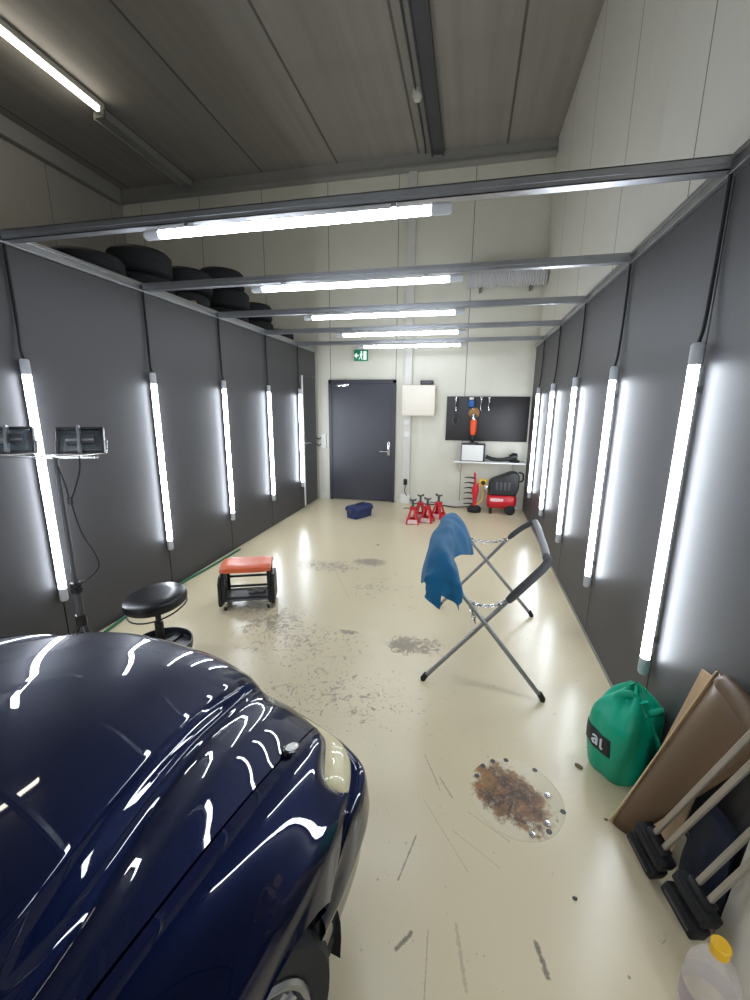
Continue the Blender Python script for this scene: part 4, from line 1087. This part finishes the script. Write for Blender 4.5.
for s in (1, -1):
    fc = [samp(c, NL) for c in (gp, sh_, s1, s2, s3, s4)]
    rows = [cr(list(r), 6) for r in zip(*fc)]
    li, ii = samp(lip, NL), samp(inn, NL)
    rows = [[r[0]+Vector((.002, 0, -.03))]+r+[a, b] for r, a, b in zip(rows, li, ii)]
    rows = [[Vector((s*p.x, p.y, p.z)) for p in r] for r in rows]
    mb = MB().grid(rows)
    e = rows[-1][1:-2]; mb.grid([[p, p+Vector((-s*.015, -.03, -.01))] for p in e])
    mb.build('fender', 'navy_paint', car, angle=60)
    # wheel arch liner
    pr = []
    for k in range(21):
        a = math.radians(-12+200*k/20); pr.append((UH+(RA-.012)*math.cos(a), .30+(RA-.012)*math.sin(a)))
    mb = MB().grid([[Vector((s*v, u, z)) for v in (.858, .83, .60, .55)] for u, z in pr]); mb.prism([(u, z) for u, z in pr], s*.55, s*.553, 'yz')
    mb.build('arch_liner', 'under_black', car)
    mb = MB().prism([(.165, .50), (.205, .475), (.240, .38), (.245, .29), (.215, .27), (.195, .29), (.185, .34), (.16, .42)], s*.815, s*.845, 'yz')
    mb.build('splash_flap', 'under_black', car, bevel=.008)
    # clear indicator lamp set on the hood line
    T = Tm(s*.687, .322, .737) @ Matrix.Rotation(s*-.06, 4, 'Z') @ Matrix.Rotation(-.42, 4, 'X') @ Matrix.Rotation(s*.28, 4, 'Y') @ Matrix.Diagonal((.52, 1.2, .75, 1))
    o = MB().lathe([(.0, .012), (.010, .0115), (.019, .008), (.024, .002), (.024, -.01), (0, -.01)], 28, T).build('washer_lamp', 'lens_clear', car)
    MB().lathe([(.024, .004), (.030, .001), (.030, -.012), (.024, -.012)], 28, T, closed=True).build('bezel', 'black_gloss', o)
# headlights
for s in (1, -1):
    topE = [(.318, .752, .634), (.356, .756, .634), (.41, .733, .640), (.458, .710, .644), (.482, .667, .645), (.543, .55, .620), (.578, .425, .606)]
    botE = [(.355, .818, .556), (.385, .820, .554), (.455, .800, .548), (.510, .765, .548), (.545, .700, .545), (.580, .56, .538), (.610, .425, .528)]
    A = cr([Vector((v, u, z)) for u, v, z in topE], 6); B = cr([Vector((v, u, z)) for u, v, z in botE], 6)
    rows = []
    for a, b in zip(A, B):
        out = Vector((.35, .75, .5)).normalized()
        rr = []
        for k in range(11):
            t = k/10; p = a.lerp(b, t); p = p+out*(.004+.016*min(1, len(rows)/8))*math.sin(PI*t)
            rr.append(Vector((s*p.x, p.y, p.z)))
        rows.append(rr)
    hl = MB().grid(rows).build('headlight', 'lens_old', car, angle=80)
    back = [[Vector((p.x*.96, p.y-.05, p.z-.01)) for p in r] for r in rows]
    MB().grid(back).build('reflector', 'white_paint', hl)
    MB().lathe([(.02, -.02), (.055, .015), (.058, .02), (0, .012)], 24, Tm(s*.60, .46, .590), axis='y').build('bulb_bowl', 'chrome', hl)
# bumper swept around the nose
plan = [(.165, .862), (.24, .866), (.35, .862), (.44, .850), (.515, .818), (.568, .735), (.608, .62), (.645, .48), (.672, .28), (.680, .0)]
Pp = cr([Vector((v, u, 0)) for u, v in plan], 7)
full = Pp+[Vector((-p.x, p.y, 0)) for p in Pp[::-1]][1:]
rows = []
for i, p in enumerate(full):
    q0, q1 = full[max(i-1, 0)], full[min(i+1, len(full)-1)]; t = (q1-q0).normalized(); nrm = Vector((t.y, -t.x, 0))
    if nrm.dot(Vector((p.x, p.y-0, 0))) < 0: nrm = -nrm
    d = min(i, len(full)-1-i)/7            # 0 at the arch end
    topz = .512+(.560-.503)*min(1, d/1.9); topz = topz if d < 6 else topz
    e = max(0, 1-d/1.2)
    low = .25+.0*e
    inset_top = .012+.022*min(1, max(0, d-1)/2)
    prof = [(-inset_top-.035, topz-.004), (-inset_top, topz), (-.010, topz-.022), (0, .478 if d > 1 else .478-.01), (.002, .445), (-.006, .43), (-.014, .38), (-.022, .31), (-.045, .265), (-.075, low)]
    rows.append([p+nrm*o_+Vector((0, 0, z)) for o_, z in prof])
sm = []
for r in rows: sm.append(cr(r, 3))
MB().grid(sm).build('bumper', 'navy_paint', car, angle=60)
# nose panel, grille and number plate
mb = MB().grid([[Vector((x, .625-.05*x*x*4, .615)) , Vector((x, .64-.05*x*x*4, .535))] for x in [(-.40+.8*k/16) for k in range(17)]]); mb.build('nose_panel', 'navy_paint', car)
mb = MB()
for z in (.555, .575, .595): mb.box(-.26, .26, .58, .645-(z-.555)*.4, z-.004, z+.004)
mb.build('grille', 'black_plastic', car)
MB().box(-.45, .45, .60, .672, .30, .38, bev=.01).build('air_intake', 'under_black', car)
# wheels
for s in (1, -1):
    for u in (UH, UH-2.52):
        W_ = Tm(s*.690, u+(.02 if u == UH else 0), .30) @ Rz(-.30 if u == UH else 0)
        wh = MB().lathe([(.212, -.085), (.230, -.098), (.275, -.10), (.294, -.08), (.30, 0), (.294, .08), (.275, .10), (.230, .098), (.212, .085)], 48, W_, axis='x', caps=False).build('tire', 'tyre_rubber', car)
        T = W_ @ (Matrix.Identity(4) if s > 0 else Matrix.Rotation(PI, 4, 'Z'))
        mb = MB().lathe([(.213, -.085), (.219, .096), (.213, .104), (.202, .100), (.190, .06), (.185, -.07)], 48, T, axis='x', caps=False)
        mb.lathe([(.0, .078), (.03, .078), (.04, .07), (.045, .03), (0, .03)], 24, T, axis='x')
        for k in range(5):
            a = 2*PI*k/5+.5; ca, sa = math.cos(a), math.sin(a); nrm = Vector((0, -sa, ca))
            for dx in (-.12, .12):
                P0 = Vector((.065, .03*math.cos(a+dx*3), .03*math.sin(a+dx*3))); P1 = Vector((.083, .195*math.cos(a+dx), .195*math.sin(a+dx)))
                mb.rings([(T @ P0, .015), (T @ P0.lerp(P1, .5), .013), (T @ P1, .016)], 8)
        lab(mb.build('alloy_rim', 'rim_silver', wh), 'silver spoked wheel rim')
        MB().lathe([(.05, .0), (.135, .0), (.135, .02), (.05, .02)], 32, T, axis='x', closed=True).build('brake_disc', 'steel', wh)
# rest of the body behind the front wings
sec = lambda u, w, zt: [Vector((v*w, u, z)) for v, z in ((1.0, .24), (1.012, .45), (1.005, .66), (.985, .80), (.955, zt-.03), (.92, zt), (0, zt+.03))]
rows = []
for u, w, zt in ((-.785, .862, .905), (-1.3, .866, .915), (-2.0, .866, .925), (-2.6, .862, .935), (-3.0, .84, .93), (-3.25, .80, .90), (-3.38, .72, .80), (-3.42, .68, .60)):
    h = sec(u, w, zt); h = cr(h, 4); rows.append(h+[Vector((-p.x, p.y, p.z)) for p in h[::-1]][1:])
body = MB().grid(rows); body.bm.verts.ensure_lookup_table(); n_ = len(rows[0]); body.bm.faces.new([body.bm.verts[-n_+k] for k in range(n_)])
body.build('body_shell', 'navy_paint', car, angle=50)
rows = []
for u, w, z in ((-.80, .74, .93), (-1.05, .70, 1.10), (-1.42, .62, 1.34), (-1.9, .60, 1.39), (-2.3, .60, 1.36), (-2.75, .64, 1.14), (-3.02, .70, .95)):
    h = cr([Vector((w+.05*(1-(z-.93)/.5) if False else .80-(.80-w)*.0-.02, u, .92)), Vector((w+.06, u, .92+(z-.92)*.55)), Vector((w-.02, u, z-.03)), Vector((w*.7, u, z)), Vector((0, u, z+.015))], 4)
    rows.append(h+[Vector((-p.x, p.y, p.z)) for p in h[::-1]][1:])
MB().grid(rows[:3]).build('windscreen', 'glass_dark', car, angle=60)
MB().grid(rows[2:5]).build('roof', 'navy_paint', car, angle=60)
MB().grid(rows[4:]).build('rear_window', 'glass_dark', car, angle=60)
for s in (-1, 1):
    MB().rings([((s*.84, -1.02, .93), .02), ((s*.92, -1.0, .97), .045), ((s*1.0, -.99, .98), .06), ((s*1.03, -.99, .98), .03)], 14).build('door_mirror', 'navy_paint', car)
    MB().box(s*.865, s*.885, -1.85, -1.68, .74, .77, bev=.006).build('door_handle', 'navy_paint', car)
    MB().rings([((s*.15, -.80, .955), .007), ((s*.45, -.86, .985), .006), ((s*.62, -.88, .995), .004)], 8).build('wiper', 'black_plastic', car)
MB().box(-.70, .70, -3.2, .55, .22, .50).build('underbody', 'under_black', car, smooth=False)
MB().box(-.60, .60, -.72, .50, .50, .56).build('engine_tray', 'under_black', car, smooth=False)
# ------------------------------------------------------------------ light and output
wd = bpy.data.worlds.new('world'); S.world = wd; wd.use_nodes = True
wd.node_tree.nodes['Background'].inputs[0].default_value = (.5, .55, .65, 1); wd.node_tree.nodes['Background'].inputs[1].default_value = .02
S.view_settings.view_transform = 'Standard'; S.view_settings.look = 'None'; S.view_settings.gamma = 1
S.view_settings.use_curve_mapping = False
S.view_settings.exposure = 0.25
S.cycles.use_denoising = True
S.cycles.denoising_prefilter = 'ACCURATE'
S.cycles.max_bounces = 10; S.cycles.diffuse_bounces = 6; S.cycles.glossy_bounces = 5; S.cycles.transmission_bounces = 6
S.cycles.caustics_reflective = False; S.cycles.caustics_refractive = False
S.cycles.sample_clamp_indirect = 6
